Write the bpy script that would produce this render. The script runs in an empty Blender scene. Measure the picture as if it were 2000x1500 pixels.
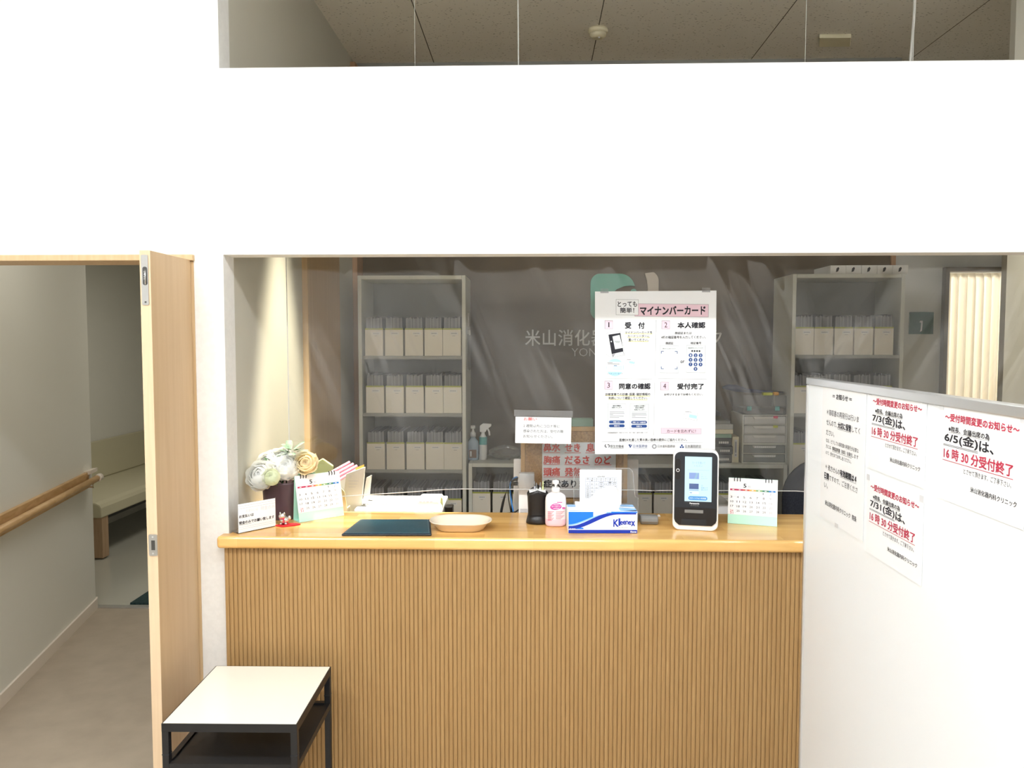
import bpy, bmesh, math, random
from math import sin, cos, pi, radians as R, sqrt
random.seed(7)
SC = bpy.context.scene
COL = SC.collection

# ------------------------------------------------------------------ mesh builder
_glyphs = {}
def solid_letter(ch, depth, bold):
    c = bpy.data.curves.new('lettering', 'FONT'); c.body = ch; c.extrude = depth; c.offset = bold; c.resolution_u = 3
    o = bpy.data.objects.new('lettering', c); COL.objects.link(o)
    m = bpy.data.meshes.new_from_object(o.evaluated_get(bpy.context.evaluated_depsgraph_get()))
    r = [tuple(p.co) for p in m.vertices], [tuple(p.vertices) for p in m.polygons]
    bpy.data.objects.remove(o); bpy.data.curves.remove(c); bpy.data.meshes.remove(m); return r
def glyphs(body, bold=0.0):
    k = (body, bold)
    if k not in _glyphs:
        c = bpy.data.curves.new('lettering', 'FONT'); c.body = body; c.offset = bold; c.resolution_u = 2
        o = bpy.data.objects.new('lettering', c); COL.objects.link(o)
        dg = bpy.context.evaluated_depsgraph_get()
        m = bpy.data.meshes.new_from_object(o.evaluated_get(dg))
        v = [(p.co.x, p.co.y) for p in m.vertices]; f = [tuple(p.vertices) for p in m.polygons]
        bpy.data.objects.remove(o); bpy.data.curves.remove(c); bpy.data.meshes.remove(m)
        xs = [a for a, b in v] or [0, 1]; ys = [b for a, b in v] or [0, 1]
        _glyphs[k] = (v, f, min(xs), max(xs), min(ys), max(ys))
    return _glyphs[k]

class MB:
    def __init__(s): s.v = []; s.f = []; s.m = []; s.s = []
    def add(s, vs, fs, m=0, smooth=False):
        n = len(s.v); s.v += [tuple(v) for v in vs]
        for f in fs: s.f.append(tuple(i + n for i in f)); s.m.append(m); s.s.append(smooth)
        return s
    def box(s, x0, x1, y0, y1, z0, z1, m=0):
        return s.add([(x0,y0,z0),(x1,y0,z0),(x1,y1,z0),(x0,y1,z0),(x0,y0,z1),(x1,y0,z1),(x1,y1,z1),(x0,y1,z1)],
              [(0,3,2,1),(4,5,6,7),(0,1,5,4),(1,2,6,5),(2,3,7,6),(3,0,4,7)], m)
    def prism(s, p, a0, a1, axis='y', m=0, smooth=False):
        def P(q, a):
            return (q[0], a, q[1]) if axis == 'y' else (a, q[0], q[1]) if axis == 'x' else (q[0], q[1], a)
        n = len(p)
        s.add([P(q, a0) for q in p] + [P(q, a1) for q in p], [tuple(range(n)), tuple(range(2*n-1, n-1, -1))], m)
        k = len(s.v) - 2*n
        for i in range(n):
            j = (i+1) % n
            s.f.append((k+i, k+j, k+n+j, k+n+i)); s.m.append(m); s.s.append(smooth)
        return s
    def loft(s, rings, m=0, smooth=True, cap0=True, cap1=True, closed=True):
        n = len(rings[0]); vs = [p for r in rings for p in r]; fs = []
        for a in range(len(rings)-1):
            for i in range(n if closed else n-1):
                j = (i+1) % n
                fs.append((a*n+i, a*n+j, (a+1)*n+j, (a+1)*n+i))
        s.add(vs, fs, m, smooth)
        k = len(s.v) - len(vs)
        if cap0: s.f.append(tuple(range(k+n-1, k-1, -1))); s.m.append(m); s.s.append(False)
        if cap1: s.f.append(tuple(range(len(s.v)-n, len(s.v)))); s.m.append(m); s.s.append(False)
        return s
    def lathe(s, prof, n=24, m=0, c=(0,0,0), sx=1, sy=1, cap0=True, cap1=True, smooth=True):
        rings = [[(c[0]+r*sx*cos(2*pi*i/n), c[1]+r*sy*sin(2*pi*i/n), c[2]+z) for i in range(n)] for r, z in prof]
        return s.loft(rings, m, smooth, cap0, cap1)
    def tube(s, pts, r, n=8, m=0):
        from mathutils import Vector
        pts = [Vector(p) for p in pts]; rings = []
        for i, p in enumerate(pts):
            d = (pts[min(i+1, len(pts)-1)] - pts[max(i-1, 0)]).normalized()
            up = Vector((0,0,1)) if abs(d.z) < .9 else Vector((1,0,0))
            a = d.cross(up).normalized(); b = d.cross(a).normalized()
            rr = r[i] if isinstance(r, (list, tuple)) else r
            rings.append([tuple(p + a*rr*cos(2*pi*k/n) + b*rr*sin(2*pi*k/n)) for k in range(n)])
        return s.loft(rings, m)
    def ball(s, c, r, m=0, n=16, k=9):
        rx, ry, rz = r if isinstance(r, tuple) else (r, r, r)
        rings = [[(c[0]+rx*sin(pi*a/k)*cos(2*pi*i/n), c[1]+ry*sin(pi*a/k)*sin(2*pi*i/n), c[2]-rz*cos(pi*a/k)) for i in range(n)] for a in range(1, k)]
        return s.loft(rings, m)
    def poly(s, p, y, m=0):                       # flat shape in the XZ plane
        return s.add([(a, y, b) for a, b in p], [tuple(range(len(p)))], m)
    def rect(s, x0, x1, z0, z1, y, m=0): return s.poly([(x0,z0),(x1,z0),(x1,z1),(x0,z1)], y, m)
    def frame(s, x0, x1, z0, z1, t, y, m=0):
        s.rect(x0,x1,z0,z0+t,y,m); s.rect(x0,x1,z1-t,z1,y,m); s.rect(x0,x0+t,z0,z1,y,m); return s.rect(x1-t,x1,z0,z1,y,m)
    def disc(s, cx, cz, r, y, m=0, n=20, rz=None):
        return s.poly([(cx+r*cos(2*pi*i/n), cz+(rz or r)*sin(2*pi*i/n)) for i in range(n)], y, m)
    def text(s, body, x0, x1, z0, z1, y, m=0, bold=0.0, rise=0.0):
        v, f, a, b, c, d = glyphs(body, min(bold, 0.0))
        k = max(bold, 0.0); h = (z1 - z0) / (d - c); w = (x1 - x0) / (b - a) if x1 is not None else h
        for i, (dx, dz) in enumerate(((k,k),(-k,k),(k,-k),(-k,-k)) if k > .003 else ((0,0),)):   # heavier strokes: the same letters laid over each other
            s.add([(x0 + (p-a+dx)*w, y - i*4e-5, z0 + (q-c+dz)*h + (p-a)*w*rise) for p, q in v], f, m)
        return s
    def build(s, name, mats, parent=None, loc=(0,0,0), rot=None, bevel=0, seg=2, sub=0, solid=0):
        me = bpy.data.meshes.new(name); me.from_pydata(s.v, [], s.f)
        mats = mats if isinstance(mats, (list, tuple)) else [mats]
        for x in mats: me.materials.append(x)
        for p, mi, sm in zip(me.polygons, s.m, s.s): p.material_index = mi; p.use_smooth = sm
        bm = bmesh.new(); bm.from_mesh(me); bmesh.ops.recalc_face_normals(bm, faces=bm.faces); bm.to_mesh(me); bm.free()
        o = bpy.data.objects.new(name, me); COL.objects.link(o); o.location = loc
        if rot: o.rotation_euler = rot
        if parent: o.parent = parent
        if solid:
            d = o.modifiers.new('thick', 'SOLIDIFY'); d.thickness = solid
        if bevel:
            b = o.modifiers.new('edge', 'BEVEL'); b.width = bevel; b.segments = seg; b.limit_method = 'ANGLE'; b.angle_limit = R(40)
        if sub:
            b = o.modifiers.new('smooth', 'SUBSURF'); b.levels = sub; b.render_levels = sub
        return o

def tag(o, label, cat=None, group=None, kind=None):
    o['label'] = label
    if cat: o['category'] = cat
    if group: o['group'] = group
    if kind: o['kind'] = kind
    return o
def thing(name, label, cat, loc=(0,0,0), rz=0, group=None):
    o = bpy.data.objects.new(name, None); COL.objects.link(o); o.empty_display_size = .05
    o.location = loc; o.rotation_euler = (0, 0, rz)
    return tag(o, label, cat, group)
def struct(o, label, cat='wall'): return tag(o, label, cat, kind='structure')
def copy_thing(root):
    r = root.copy(); COL.objects.link(r)
    for ch in root.children:
        c = ch.copy(); COL.objects.link(c); c.parent = r
        for g in ch.children:
            d = g.copy(); COL.objects.link(d); d.parent = c
    return r
def bx(x0,x1,y0,y1,z0,z1): return MB().box(x0,x1,y0,y1,z0,z1)
def rrect(w, h, r, n=5):                          # rounded rectangle outline round 0,0
    p = []
    for cx, cz, a in ((w/2-r,h/2-r,0),(-w/2+r,h/2-r,90),(-w/2+r,-h/2+r,180),(w/2-r,-h/2+r,270)):
        for i in range(n+1):
            t = R(a + 90*i/n); p.append((cx+r*cos(t), cz+r*sin(t)))
    return p

# ------------------------------------------------------------------ materials
def mat(name, col, rough=.5, metal=0, spec=.5, trans=0, emit=None, estr=0, ior=1.45):
    m = bpy.data.materials.new(name); m.use_nodes = True
    b = m.node_tree.nodes['Principled BSDF']
    b.inputs['Base Color'].default_value = (*col, 1); b.inputs['Roughness'].default_value = rough
    b.inputs['Metallic'].default_value = metal; b.inputs['Specular IOR Level'].default_value = spec
    b.inputs['Transmission Weight'].default_value = trans; b.inputs['IOR'].default_value = ior
    if emit: b.inputs['Emission Color'].default_value = (*emit, 1); b.inputs['Emission Strength'].default_value = estr
    return m
def nodes(m): return m.node_tree.nodes, m.node_tree.links, m.node_tree.nodes['Principled BSDF']
def coords(m, scale=(1,1,1)):
    N, L, B = nodes(m); t = N.new('ShaderNodeTexCoord'); p = N.new('ShaderNodeMapping'); p.inputs['Scale'].default_value = scale
    L.new(t.outputs['Object'], p.inputs['Vector']); return p.outputs['Vector']
def noise(m, vec, scale, detail=4, dist=0):
    N, L, B = nodes(m); n = N.new('ShaderNodeTexNoise'); n.inputs['Scale'].default_value = scale; n.inputs['Detail'].default_value = detail
    n.inputs['Distortion'].default_value = dist; L.new(vec, n.inputs['Vector']); return n.outputs['Fac']
def ramp(m, fac, stops):
    N, L, B = nodes(m); r = N.new('ShaderNodeValToRGB'); e = r.color_ramp.elements
    e[0].position, e[0].color = stops[0][0], (*stops[0][1], 1); e[1].position, e[1].color = stops[-1][0], (*stops[-1][1], 1)
    for p, c in stops[1:-1]:
        x = e.new(p); x.color = (*c, 1)
    L.new(fac, r.inputs['Fac']); return r.outputs['Color']
def bump(m, fac, strength, dist=.01):
    N, L, B = nodes(m); b = N.new('ShaderNodeBump'); b.inputs['Strength'].default_value = strength; b.inputs['Distance'].default_value = dist
    L.new(fac, b.inputs['Height']); L.new(b.outputs['Normal'], B.inputs['Normal'])
def wood(name, c1, c2, scale, rough=.45, spec=.4, nscale=3):
    m = mat(name, c1, rough, spec=spec); N, L, B = nodes(m)
    f = noise(m, coords(m, scale), nscale, 6, .6)
    L.new(ramp(m, f, [(.3, c1), (.7, c2)]), B.inputs['Base Color']); return m
def speck(name, c1, c2, scale, rough=.7, lo=.4, hi=.6, bmp=0):
    m = mat(name, c1, rough); N, L, B = nodes(m); f = noise(m, coords(m), scale, 5)
    L.new(ramp(m, f, [(lo, c1), (hi, c2)]), B.inputs['Base Color'])
    if bmp: bump(m, f, bmp, .003)
    return m

M = {}
M['wall'] = speck('white_wallpaper', (.86,.855,.83), (.83,.825,.80), 60, .75, bmp=.25)
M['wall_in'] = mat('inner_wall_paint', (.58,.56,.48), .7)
M['ceil_w'] = mat('white_ceiling_paint', (.82,.82,.80), .8)
M['wall_grey'] = mat('grey_white_wall_paint', (.60,.60,.57), .7)
M['corr'] = mat('corridor_wall_paint', (.78,.77,.71), .65)
M['accent'] = speck('brown_accent_panel', (.112,.083,.052), (.135,.103,.066), 3, .55)
M['maple'] = wood('maple_door_veneer', (.60,.43,.255), (.55,.38,.215), (14,14,.7), .38)
M['maple_edge'] = wood('maple_edge_band', (.72,.545,.36), (.66,.485,.31), (30,30,1), .4)
M['oak'] = wood('oak_trim', (.66,.48,.28), (.58,.40,.22), (20,20,1), .45)
M['redwood'] = wood('reddish_wood_post', (.50,.31,.19), (.43,.26,.15), (20,20,1), .5)
M['slat'] = wood('slat_wood', (.400,.247,.104), (.350,.204,.080), (40,40,1.2), .5)
M['rail'] = wood('handrail_wood', (.66,.44,.22), (.50,.30,.13), (3,3,16), .4)
def worktop_mat():
    m = mat('laminated_worktop', (.7,.45,.2), .16, spec=.5); N, L, B = nodes(m)
    v = coords(m); b = N.new('ShaderNodeTexBrick'); L.new(v, b.inputs['Vector'])
    b.inputs['Color1'].default_value = (0.90,.56,.205,1); b.inputs['Color2'].default_value = (0.66,.37,.115,1); b.inputs['Mortar'].default_value = (0.72,.42,.15,1)
    b.inputs['Scale'].default_value = 1; b.inputs['Mortar Size'].default_value = .0004; b.inputs['Brick Width'].default_value = .33; b.inputs['Row Height'].default_value = .042
    g = noise(m, coords(m, (2.5,45,20)), 2.5, 5, .4)
    x = N.new('ShaderNodeMix'); x.data_type = 'RGBA'; x.blend_type = 'MULTIPLY'; x.inputs[0].default_value = .5
    L.new(b.outputs['Color'], x.inputs[6]); L.new(ramp(m, g, [(.3,(.8,.75,.66)),(.7,(1,1,1))]), x.inputs[7]); L.new(x.outputs[2], B.inputs['Base Color'])
    return m
M['worktop'] = worktop_mat()
def tile_mat():                                   # mineral fibre board: dashes across, seams every 0.907 m
    m = mat('mineral_fibre_ceiling_board', (.6,.57,.5), .9, spec=.1); N, L, B = nodes(m)
    v = coords(m, (1,3.2,1)); vo = N.new('ShaderNodeTexVoronoi'); vo.inputs['Scale'].default_value = 34; L.new(v, vo.inputs['Vector'])
    n2 = noise(m, v, 9, 3)
    ad = N.new('ShaderNodeMath'); ad.operation = 'MULTIPLY_ADD'; ad.inputs[1].default_value = .28; L.new(n2, ad.inputs[0]); L.new(vo.outputs['Distance'], ad.inputs[2])
    pits = ramp(m, ad.outputs[0], [(.26,(.27,.25,.21)),(.33,(.92,.88,.80))])
    t = N.new('ShaderNodeTexCoord'); sp = N.new('ShaderNodeSeparateXYZ'); L.new(t.outputs['Object'], sp.inputs[0])
    a = N.new('ShaderNodeMath'); a.operation = 'ADD'; a.inputs[1].default_value = .58 + 9.07 + .4535; L.new(sp.outputs['X'], a.inputs[0])
    w = N.new('ShaderNodeMath'); w.operation = 'MODULO'; w.inputs[1].default_value = .907; L.new(a.outputs[0], w.inputs[0])
    c = N.new('ShaderNodeMath'); c.operation = 'SUBTRACT'; c.inputs[1].default_value = .4535; L.new(w.outputs[0], c.inputs[0])
    d = N.new('ShaderNodeMath'); d.operation = 'ABSOLUTE'; L.new(c.outputs[0], d.inputs[0])
    e = N.new('ShaderNodeMath'); e.operation = 'LESS_THAN'; e.inputs[1].default_value = .0024; L.new(d.outputs[0], e.inputs[0])
    x = N.new('ShaderNodeMix'); x.data_type = 'RGBA'; L.new(e.outputs[0], x.inputs[0]); L.new(pits, x.inputs[6]); x.inputs[7].default_value = (.12,.11,.09,1)
    L.new(x.outputs[2], B.inputs['Base Color']); return m
M['tile'] = tile_mat()
M['vinyl'] = speck('beige_vinyl_floor', (.44,.37,.285), (.39,.325,.25), 7, .5, .35, .65)
M['gloss_floor'] = mat('glossy_pale_floor', (.50,.49,.43), .18)
M['mat'] = speck('dark_teal_doormat', (.012,.035,.037), (.03,.06,.06), 120, .95, bmp=.6)
M['base'] = mat('beige_baseboard_vinyl', (.80,.72,.63), .45)
M['cream_vinyl'] = mat('cream_upholstery', (.62,.58,.42), .5)
M['bench_wood'] = wood('bench_wood', (.50,.34,.22), (.42,.28,.17), (20,20,2), .5)
M['steel'] = mat('brushed_steel', (.5,.5,.49), .32, 1)
M['dark_steel'] = mat('dark_steel', (.12,.12,.12), .35, 1)
M['alu'] = mat('aluminium_frame', (.72,.73,.74), .3, .85)
M['black_metal'] = mat('black_powder_coat', (.012,.012,.013), .42)
M['cream_top'] = mat('cream_laminate', (.80,.765,.665), .08)
M['board'] = mat('white_board_panel', (.90,.94,.97), .35)
M['paper'] = mat('white_paper', (.90,.915,.93), .7)
M['paper2'] = mat('off_white_paper', (.78,.77,.74), .7)
M['ink'] = mat('black_ink', (.012,.012,.02), .6)
M['inkgrey'] = mat('grey_ink', (.35,.35,.38), .6)
M['inkfaint'] = mat('faint_grey_ink', (.66,.66,.70), .6)
M['red'] = mat('red_ink', (.52,.03,.075), .6)
M['red2'] = mat('orange_red_ink', (.72,.07,.05), .6)
M['navy'] = mat('navy_ink', (.012,.06,.24), .5)
M['ink_pink'] = mat('pale_pink_print', (.86,.62,.71), .6)
M['ink_blue'] = mat('pale_blue_print', (.45,.75,.92), .6)
M['ink_grey2'] = mat('pale_grey_print', (.74,.79,.80), .6)
M['ink_yellow'] = mat('yellow_highlight_print', (.93,.87,.42), .6)
M['shelf'] = mat('pale_grey_steel_rack', (.66,.67,.62), .4)
M['shelf_in'] = mat('grey_rack_panel', (.34,.345,.33), .55)
M['filebox'] = mat('beige_file_box', (.79,.75,.67), .55)
M['olive'] = mat('olive_strip', (.42,.44,.10), .5)
M['tabs'] = speck('grey_chart_folders', (.30,.31,.35), (.42,.43,.47), 40, .6)
def folder_mat():
    m = mat('grey_folder_edges', (.35,.36,.4), .6); N, L, B = nodes(m)
    f = noise(m, coords(m, (260,.2,1.2)), 1, 2)
    L.new(ramp(m, f, [(.32,(.13,.135,.155)),(.68,(.31,.32,.355))]), B.inputs['Base Color']); return m
M['folders'] = folder_mat()
M['metal_letter'] = mat('brushed_metal_letters', (.60,.60,.57), .35, .15)
M['logo_green'] = mat('teal_green_acrylic', (.16,.44,.34), .3)
M['logo_beige'] = mat('beige_acrylic', (.52,.45,.36), .35)
M['plum'] = mat('plum_ceramic', (.095,.055,.065), .35)
M['petal'] = mat('white_petals', (.88,.88,.83), .6)
M['petal_g'] = mat('greenish_white_petals', (.86,.90,.70), .6)
M['petal_c'] = mat('cream_petals', (.93,.83,.58), .6)
M['leaf'] = speck('eucalyptus_leaf', (.16,.27,.17), (.45,.55,.40), 30, .6)
M['leaf_d'] = mat('dark_green_leaf', (.05,.12,.045), .6)
M['mint'] = mat('mint_card', (.50,.83,.70), .6)
M['spiral'] = mat('dark_wire', (.05,.05,.06), .4, .6)
M['teal_leather'] = speck('dark_teal_leather', (.006,.055,.085), (.009,.065,.095), 90, .36, bmp=.15)
M['teal_edge'] = mat('black_leather_edge', (.012,.02,.03), .4)
M['stitch'] = mat('pale_stitching', (.42,.52,.55), .6)
M['beige_plastic'] = mat('beige_plastic', (.80,.70,.55), .25)
M['black_plastic'] = mat('black_plastic', (.012,.010,.010), .3)
M['charcoal'] = mat('charcoal_plastic', (.017,.02,.026), .3)
M['white_plastic'] = mat('white_plastic', (.86,.86,.86), .35)
M['pink_white'] = mat('blush_white_plastic', (.90,.78,.75), .35)
M['grey_plastic'] = mat('grey_plastic', (.20,.20,.195), .45)
M['cobalt'] = mat('cobalt_print', (.006,.035,.42), .3)
M['sky'] = mat('bright_blue_print', (.01,.19,.80), .3)
M['sky2'] = mat('light_blue_print', (.30,.58,.93), .3)
M['tissue'] = mat('white_tissue', (.90,.91,.93), .9)
M['bottle_white'] = mat('milky_plastic', (.88,.84,.86), .3)
M['bottle_pink'] = mat('pink_lotion', (.88,.62,.72), .3)
M['magenta'] = mat('magenta_print', (.55,.07,.34), .5)
M['cork'] = speck('cork', (.58,.36,.17), (.40,.235,.10), 150, .9, .35, .65)
M['cork_frame'] = wood('pine_frame', (.68,.44,.20), (.60,.37,.15), (3,3,3), .5)
M['pink_plastic'] = mat('pink_plastic', (.78,.36,.48), .35)
M['lime'] = mat('pale_lime_plastic', (.62,.68,.33), .35)
M['cream_plastic'] = mat('cream_plastic', (.82,.76,.56), .45)
M['dkgreen'] = mat('dark_green_cloth', (.025,.06,.035), .8)
M['crystal'] = mat('silver_crystal', (.72,.68,.66), .08, .85)
M['red_felt'] = mat('red_felt', (.62,.012,.02), .8)
M['gold'] = mat('gold_cord', (.72,.48,.15), .35, .5)
M['blue_cable'] = mat('blue_cable', (.06,.24,.62), .45)
M['black_cable'] = mat('black_cable', (.012,.012,.013), .45)
M['white_cable'] = mat('white_cable', (.52,.515,.48), .5)
M['frame_brown'] = mat('dark_brown_frame', (.13,.105,.075), .5)
M['grey_dk'] = mat('dark_grey_board', (.045,.045,.045), .5)
M['grey_lt'] = mat('light_grey_plastic', (.55,.56,.54), .5)
M['drawer_dk'] = mat('smoky_drawer', (.26,.28,.28), .3)
M['drawer_lt'] = mat('milky_drawer', (.62,.62,.61), .35)
M['teal_clip'] = mat('teal_clip', (.12,.42,.42), .4)
M['tag_pink'] = mat('pink_tag', (.72,.10,.20), .5)
M['tag_lime'] = mat('lime_tag', (.60,.66,.05), .5)
M['tag_orange'] = mat('orange_tag', (.85,.42,.06), .5)
M['navy_cloth'] = mat('navy_cloth', (.025,.03,.09), .8)
M['chair_cloth'] = speck('slate_navy_fabric', (.035,.04,.058), (.05,.055,.075), 200, .9)
M['blue_bottle'] = mat('pale_blue_bottle', (.42,.52,.62), .25)
M['brown_label'] = mat('brown_label', (.22,.13,.09), .6)
M['green_sign'] = mat('dark_green_sign', (.015,.085,.065), .3)
M['green_card'] = mat('pale_green_card', (.27,.42,.30), .6)
M['desk'] = mat('pale_grey_desk', (.55,.54,.50), .4)
def glassy(name, tint, gloss, rough=.05, white=0.0, col=(1,1,1)):
    m = bpy.data.materials.new(name); m.use_nodes = True; N = m.node_tree.nodes; L = m.node_tree.links; N.clear()
    out = N.new('ShaderNodeOutputMaterial'); t = N.new('ShaderNodeBsdfTransparent'); t.inputs[0].default_value = (*tint, 1)
    g = N.new('ShaderNodeBsdfGlossy'); g.inputs['Roughness'].default_value = rough; g.inputs['Color'].default_value = (*col, 1)
    f = N.new('ShaderNodeFresnel'); f.inputs[0].default_value = 1.45
    k = N.new('ShaderNodeMath'); k.operation = 'MULTIPLY'; k.inputs[1].default_value = gloss; L.new(f.outputs[0], k.inputs[0])
    a = N.new('ShaderNodeMixShader'); L.new(k.outputs[0], a.inputs[0]); L.new(t.outputs[0], a.inputs[1]); L.new(g.outputs[0], a.inputs[2])
    last = a
    if white:
        d = N.new('ShaderNodeBsdfDiffuse'); d.inputs[0].default_value = (.8,.8,.8,1); b = N.new('ShaderNodeMixShader'); b.inputs[0].default_value = white
        L.new(a.outputs[0], b.inputs[1]); L.new(d.outputs[0], b.inputs[2]); last = b
    L.new(last.outputs[0], out.inputs[0]); return m
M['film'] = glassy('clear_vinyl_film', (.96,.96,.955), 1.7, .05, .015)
M['film_edge'] = glassy('vinyl_film_hem', (.9,.9,.9), 1.0, .1, .7)
M['acrylic'] = glassy('clear_acrylic', (.95,.96,.96), 1.2, .03, .03)
M['acrylic_edge'] = glassy('acrylic_edge', (.8,.82,.82), 2, .1, .45)
M['clearbox'] = glassy('smoky_clear_plastic', (.72,.73,.73), 1.2, .1, .14)
M['tape'] = mat('milky_tape', (.70,.71,.73), .4)
M['sleeve'] = glassy('clear_sleeve', (.9,.9,.91), 1, .3, .12)
def curtain_mat():
    m = bpy.data.materials.new('sheer_cream_curtain'); m.use_nodes = True; N = m.node_tree.nodes; L = m.node_tree.links; N.clear()
    out = N.new('ShaderNodeOutputMaterial'); d = N.new('ShaderNodeBsdfDiffuse'); d.inputs[0].default_value = (.90,.83,.69,1)
    t = N.new('ShaderNodeBsdfTranslucent'); t.inputs[0].default_value = (.92,.85,.71,1); x = N.new('ShaderNodeMixShader'); x.inputs[0].default_value = .6
    L.new(d.outputs[0], x.inputs[1]); L.new(t.outputs[0], x.inputs[2]); L.new(x.outputs[0], out.inputs[0]); return m
M['curtain'] = curtain_mat()
def petal_mat(name, col):
    m = bpy.data.materials.new(name); m.use_nodes = True; N = m.node_tree.nodes; L = m.node_tree.links; N.clear()
    out = N.new('ShaderNodeOutputMaterial'); d = N.new('ShaderNodeBsdfDiffuse'); d.inputs[0].default_value = (*col, 1)
    t = N.new('ShaderNodeBsdfTranslucent'); t.inputs[0].default_value = (*col, 1); x = N.new('ShaderNodeMixShader'); x.inputs[0].default_value = .55
    L.new(d.outputs[0], x.inputs[1]); L.new(t.outputs[0], x.inputs[2]); L.new(x.outputs[0], out.inputs[0]); return m
M['petal'] = petal_mat('white_silk_petals', (.98,.98,.96)); M['petal_g'] = petal_mat('greenish_white_silk_petals', (.90,.93,.76)); M['petal_c'] = petal_mat('cream_silk_petals', (.96,.87,.66))
def streaked_film(m):                              # whitish reflection streaks painted into the vinyl colour along the crease slant
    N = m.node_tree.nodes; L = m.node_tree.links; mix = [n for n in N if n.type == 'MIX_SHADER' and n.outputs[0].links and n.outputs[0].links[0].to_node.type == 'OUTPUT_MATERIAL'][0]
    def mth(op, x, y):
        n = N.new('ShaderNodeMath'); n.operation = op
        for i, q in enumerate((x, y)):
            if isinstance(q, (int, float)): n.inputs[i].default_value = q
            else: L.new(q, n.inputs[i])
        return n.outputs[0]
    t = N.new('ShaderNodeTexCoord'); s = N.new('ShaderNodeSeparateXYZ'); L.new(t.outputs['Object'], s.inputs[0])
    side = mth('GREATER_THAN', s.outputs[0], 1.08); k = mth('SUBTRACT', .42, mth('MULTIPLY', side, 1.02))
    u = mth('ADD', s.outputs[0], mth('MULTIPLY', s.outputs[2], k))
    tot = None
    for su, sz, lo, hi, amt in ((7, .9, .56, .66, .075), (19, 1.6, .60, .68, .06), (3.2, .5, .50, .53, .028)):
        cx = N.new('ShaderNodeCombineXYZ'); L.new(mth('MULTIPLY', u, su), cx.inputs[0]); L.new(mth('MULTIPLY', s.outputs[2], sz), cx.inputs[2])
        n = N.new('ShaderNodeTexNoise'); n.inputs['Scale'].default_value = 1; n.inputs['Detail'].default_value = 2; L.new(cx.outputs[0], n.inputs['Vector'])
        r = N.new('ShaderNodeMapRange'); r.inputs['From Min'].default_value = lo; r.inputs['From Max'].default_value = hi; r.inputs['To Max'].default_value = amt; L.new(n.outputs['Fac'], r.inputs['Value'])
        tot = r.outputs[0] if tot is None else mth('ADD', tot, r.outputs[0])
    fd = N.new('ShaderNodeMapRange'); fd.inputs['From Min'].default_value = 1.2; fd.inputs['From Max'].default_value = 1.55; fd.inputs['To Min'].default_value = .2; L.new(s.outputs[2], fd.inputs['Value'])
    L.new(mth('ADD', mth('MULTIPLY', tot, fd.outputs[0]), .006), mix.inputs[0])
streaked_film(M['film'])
def screen_mat(name, col, s): return mat(name, (.02,.02,.02), .2, emit=col, estr=s)
M['scr'] = screen_mat('lit_screen', (.62,.88,1.0), .95)
M['scr_w'] = screen_mat('lit_screen_white', (.93,.98,1.0), .98)
M['scr_b'] = screen_mat('lit_screen_blue', (.10,.40,.85), .8)
M['scr_v'] = screen_mat('lit_screen_violet', (.32,.46,.85), .8)
M['scr_n'] = screen_mat('lit_screen_slate', (.10,.17,.42), .7)
M['scr_t'] = screen_mat('lit_screen_pale_text', (.36,.60,.80), .8)
LAMP, DOWN, CORR, CURT, EXPO = 46.0, 880, 4, 36, 0.30
# ------------------------------------------------------------------ camera
cam = bpy.data.cameras.new('camera'); camo = bpy.data.objects.new('camera', cam); COL.objects.link(camo)
cam.sensor_width = 36; cam.lens = 27; cam.clip_start = .05
camo.location = (0, 0, 1.7); camo.rotation_euler = (R(90 - 3.243), 0, R(1.642)); SC.camera = camo

# ------------------------------------------------------------------ the setting
H = 3.3; YF = 2.56; YB = 4.56; XL = -1.04
b = MB()                                          # front partition: doorway, pillar, header over the counter, open strip on top
b.box(-3.0, -2.28, YF, 2.65, 0, H); b.box(-2.28, -1.14, YF, 2.65, 1.985, H); b.box(-1.14, -1.04, YF, 2.65, 0, H)
struct(b.build('wall_front_left', M['wall']), 'white textured wall with the open doorway, left of the reception counter')
struct(bx(-1.04, 3.2, YF, 2.65, 1.9865, 2.597).build('wall_front', M['wall']), 'white textured header wall hanging over the reception counter')
struct(bx(1.952, 3.2, YF, 2.65, 0, 1.9865).build('wall_front_right', M['wall']), 'white wall right of the reception counter')
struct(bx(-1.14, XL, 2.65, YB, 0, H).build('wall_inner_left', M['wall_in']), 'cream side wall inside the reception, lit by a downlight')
b = MB(); b.box(-1.04, 2.383, YB, 4.66, 0, H); b.box(2.383, 3.2, YB, 4.66, 2.10, H)
struct(b.build('wall_back', M['wall_grey']), 'grey white rear wall of the reception room')
struct(bx(-1.012, 2.063, 4.545, YB, 0, H-.03).build('trim_2', M['accent']), 'dark brown accent panel covering the rear wall behind the racks', 'panel')
struct(bx(-1.04, -1.012, 4.40, 4.56, 0, H-.03).build('trim_3', M['redwood']), 'reddish wood post left of the dark brown panel', 'trim')
struct(bx(2.063, 2.088, 4.53, 4.56, 0, H-.03).build('trim_4', M['redwood']), 'reddish wood strip right of the dark brown panel', 'trim')
struct(bx(-1.04, 2.08, 4.51, 4.545, 3.27, H).build('trim_5', M['shelf_in']), 'thin cornice at the far edge of the ceiling boards', 'trim')
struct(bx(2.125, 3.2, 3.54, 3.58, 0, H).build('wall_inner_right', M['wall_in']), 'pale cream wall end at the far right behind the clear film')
d2 = struct(bx(-1.045, -1.024, 3.455, 4.04, 0, 2.42).build('door_2', M['maple']), 'light brown wooden door in the cream side wall inside the reception', 'door')
bx(-1.045, -1.015, 3.435, 3.458, 0, 2.44).build('door_frame', M['oak'], d2)
b = MB(); b.box(2.370, 2.392, 4.52, 4.60, 0, 2.122); b.box(2.392, 3.2, 4.52, 4.60, 2.098, 2.122)
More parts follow.
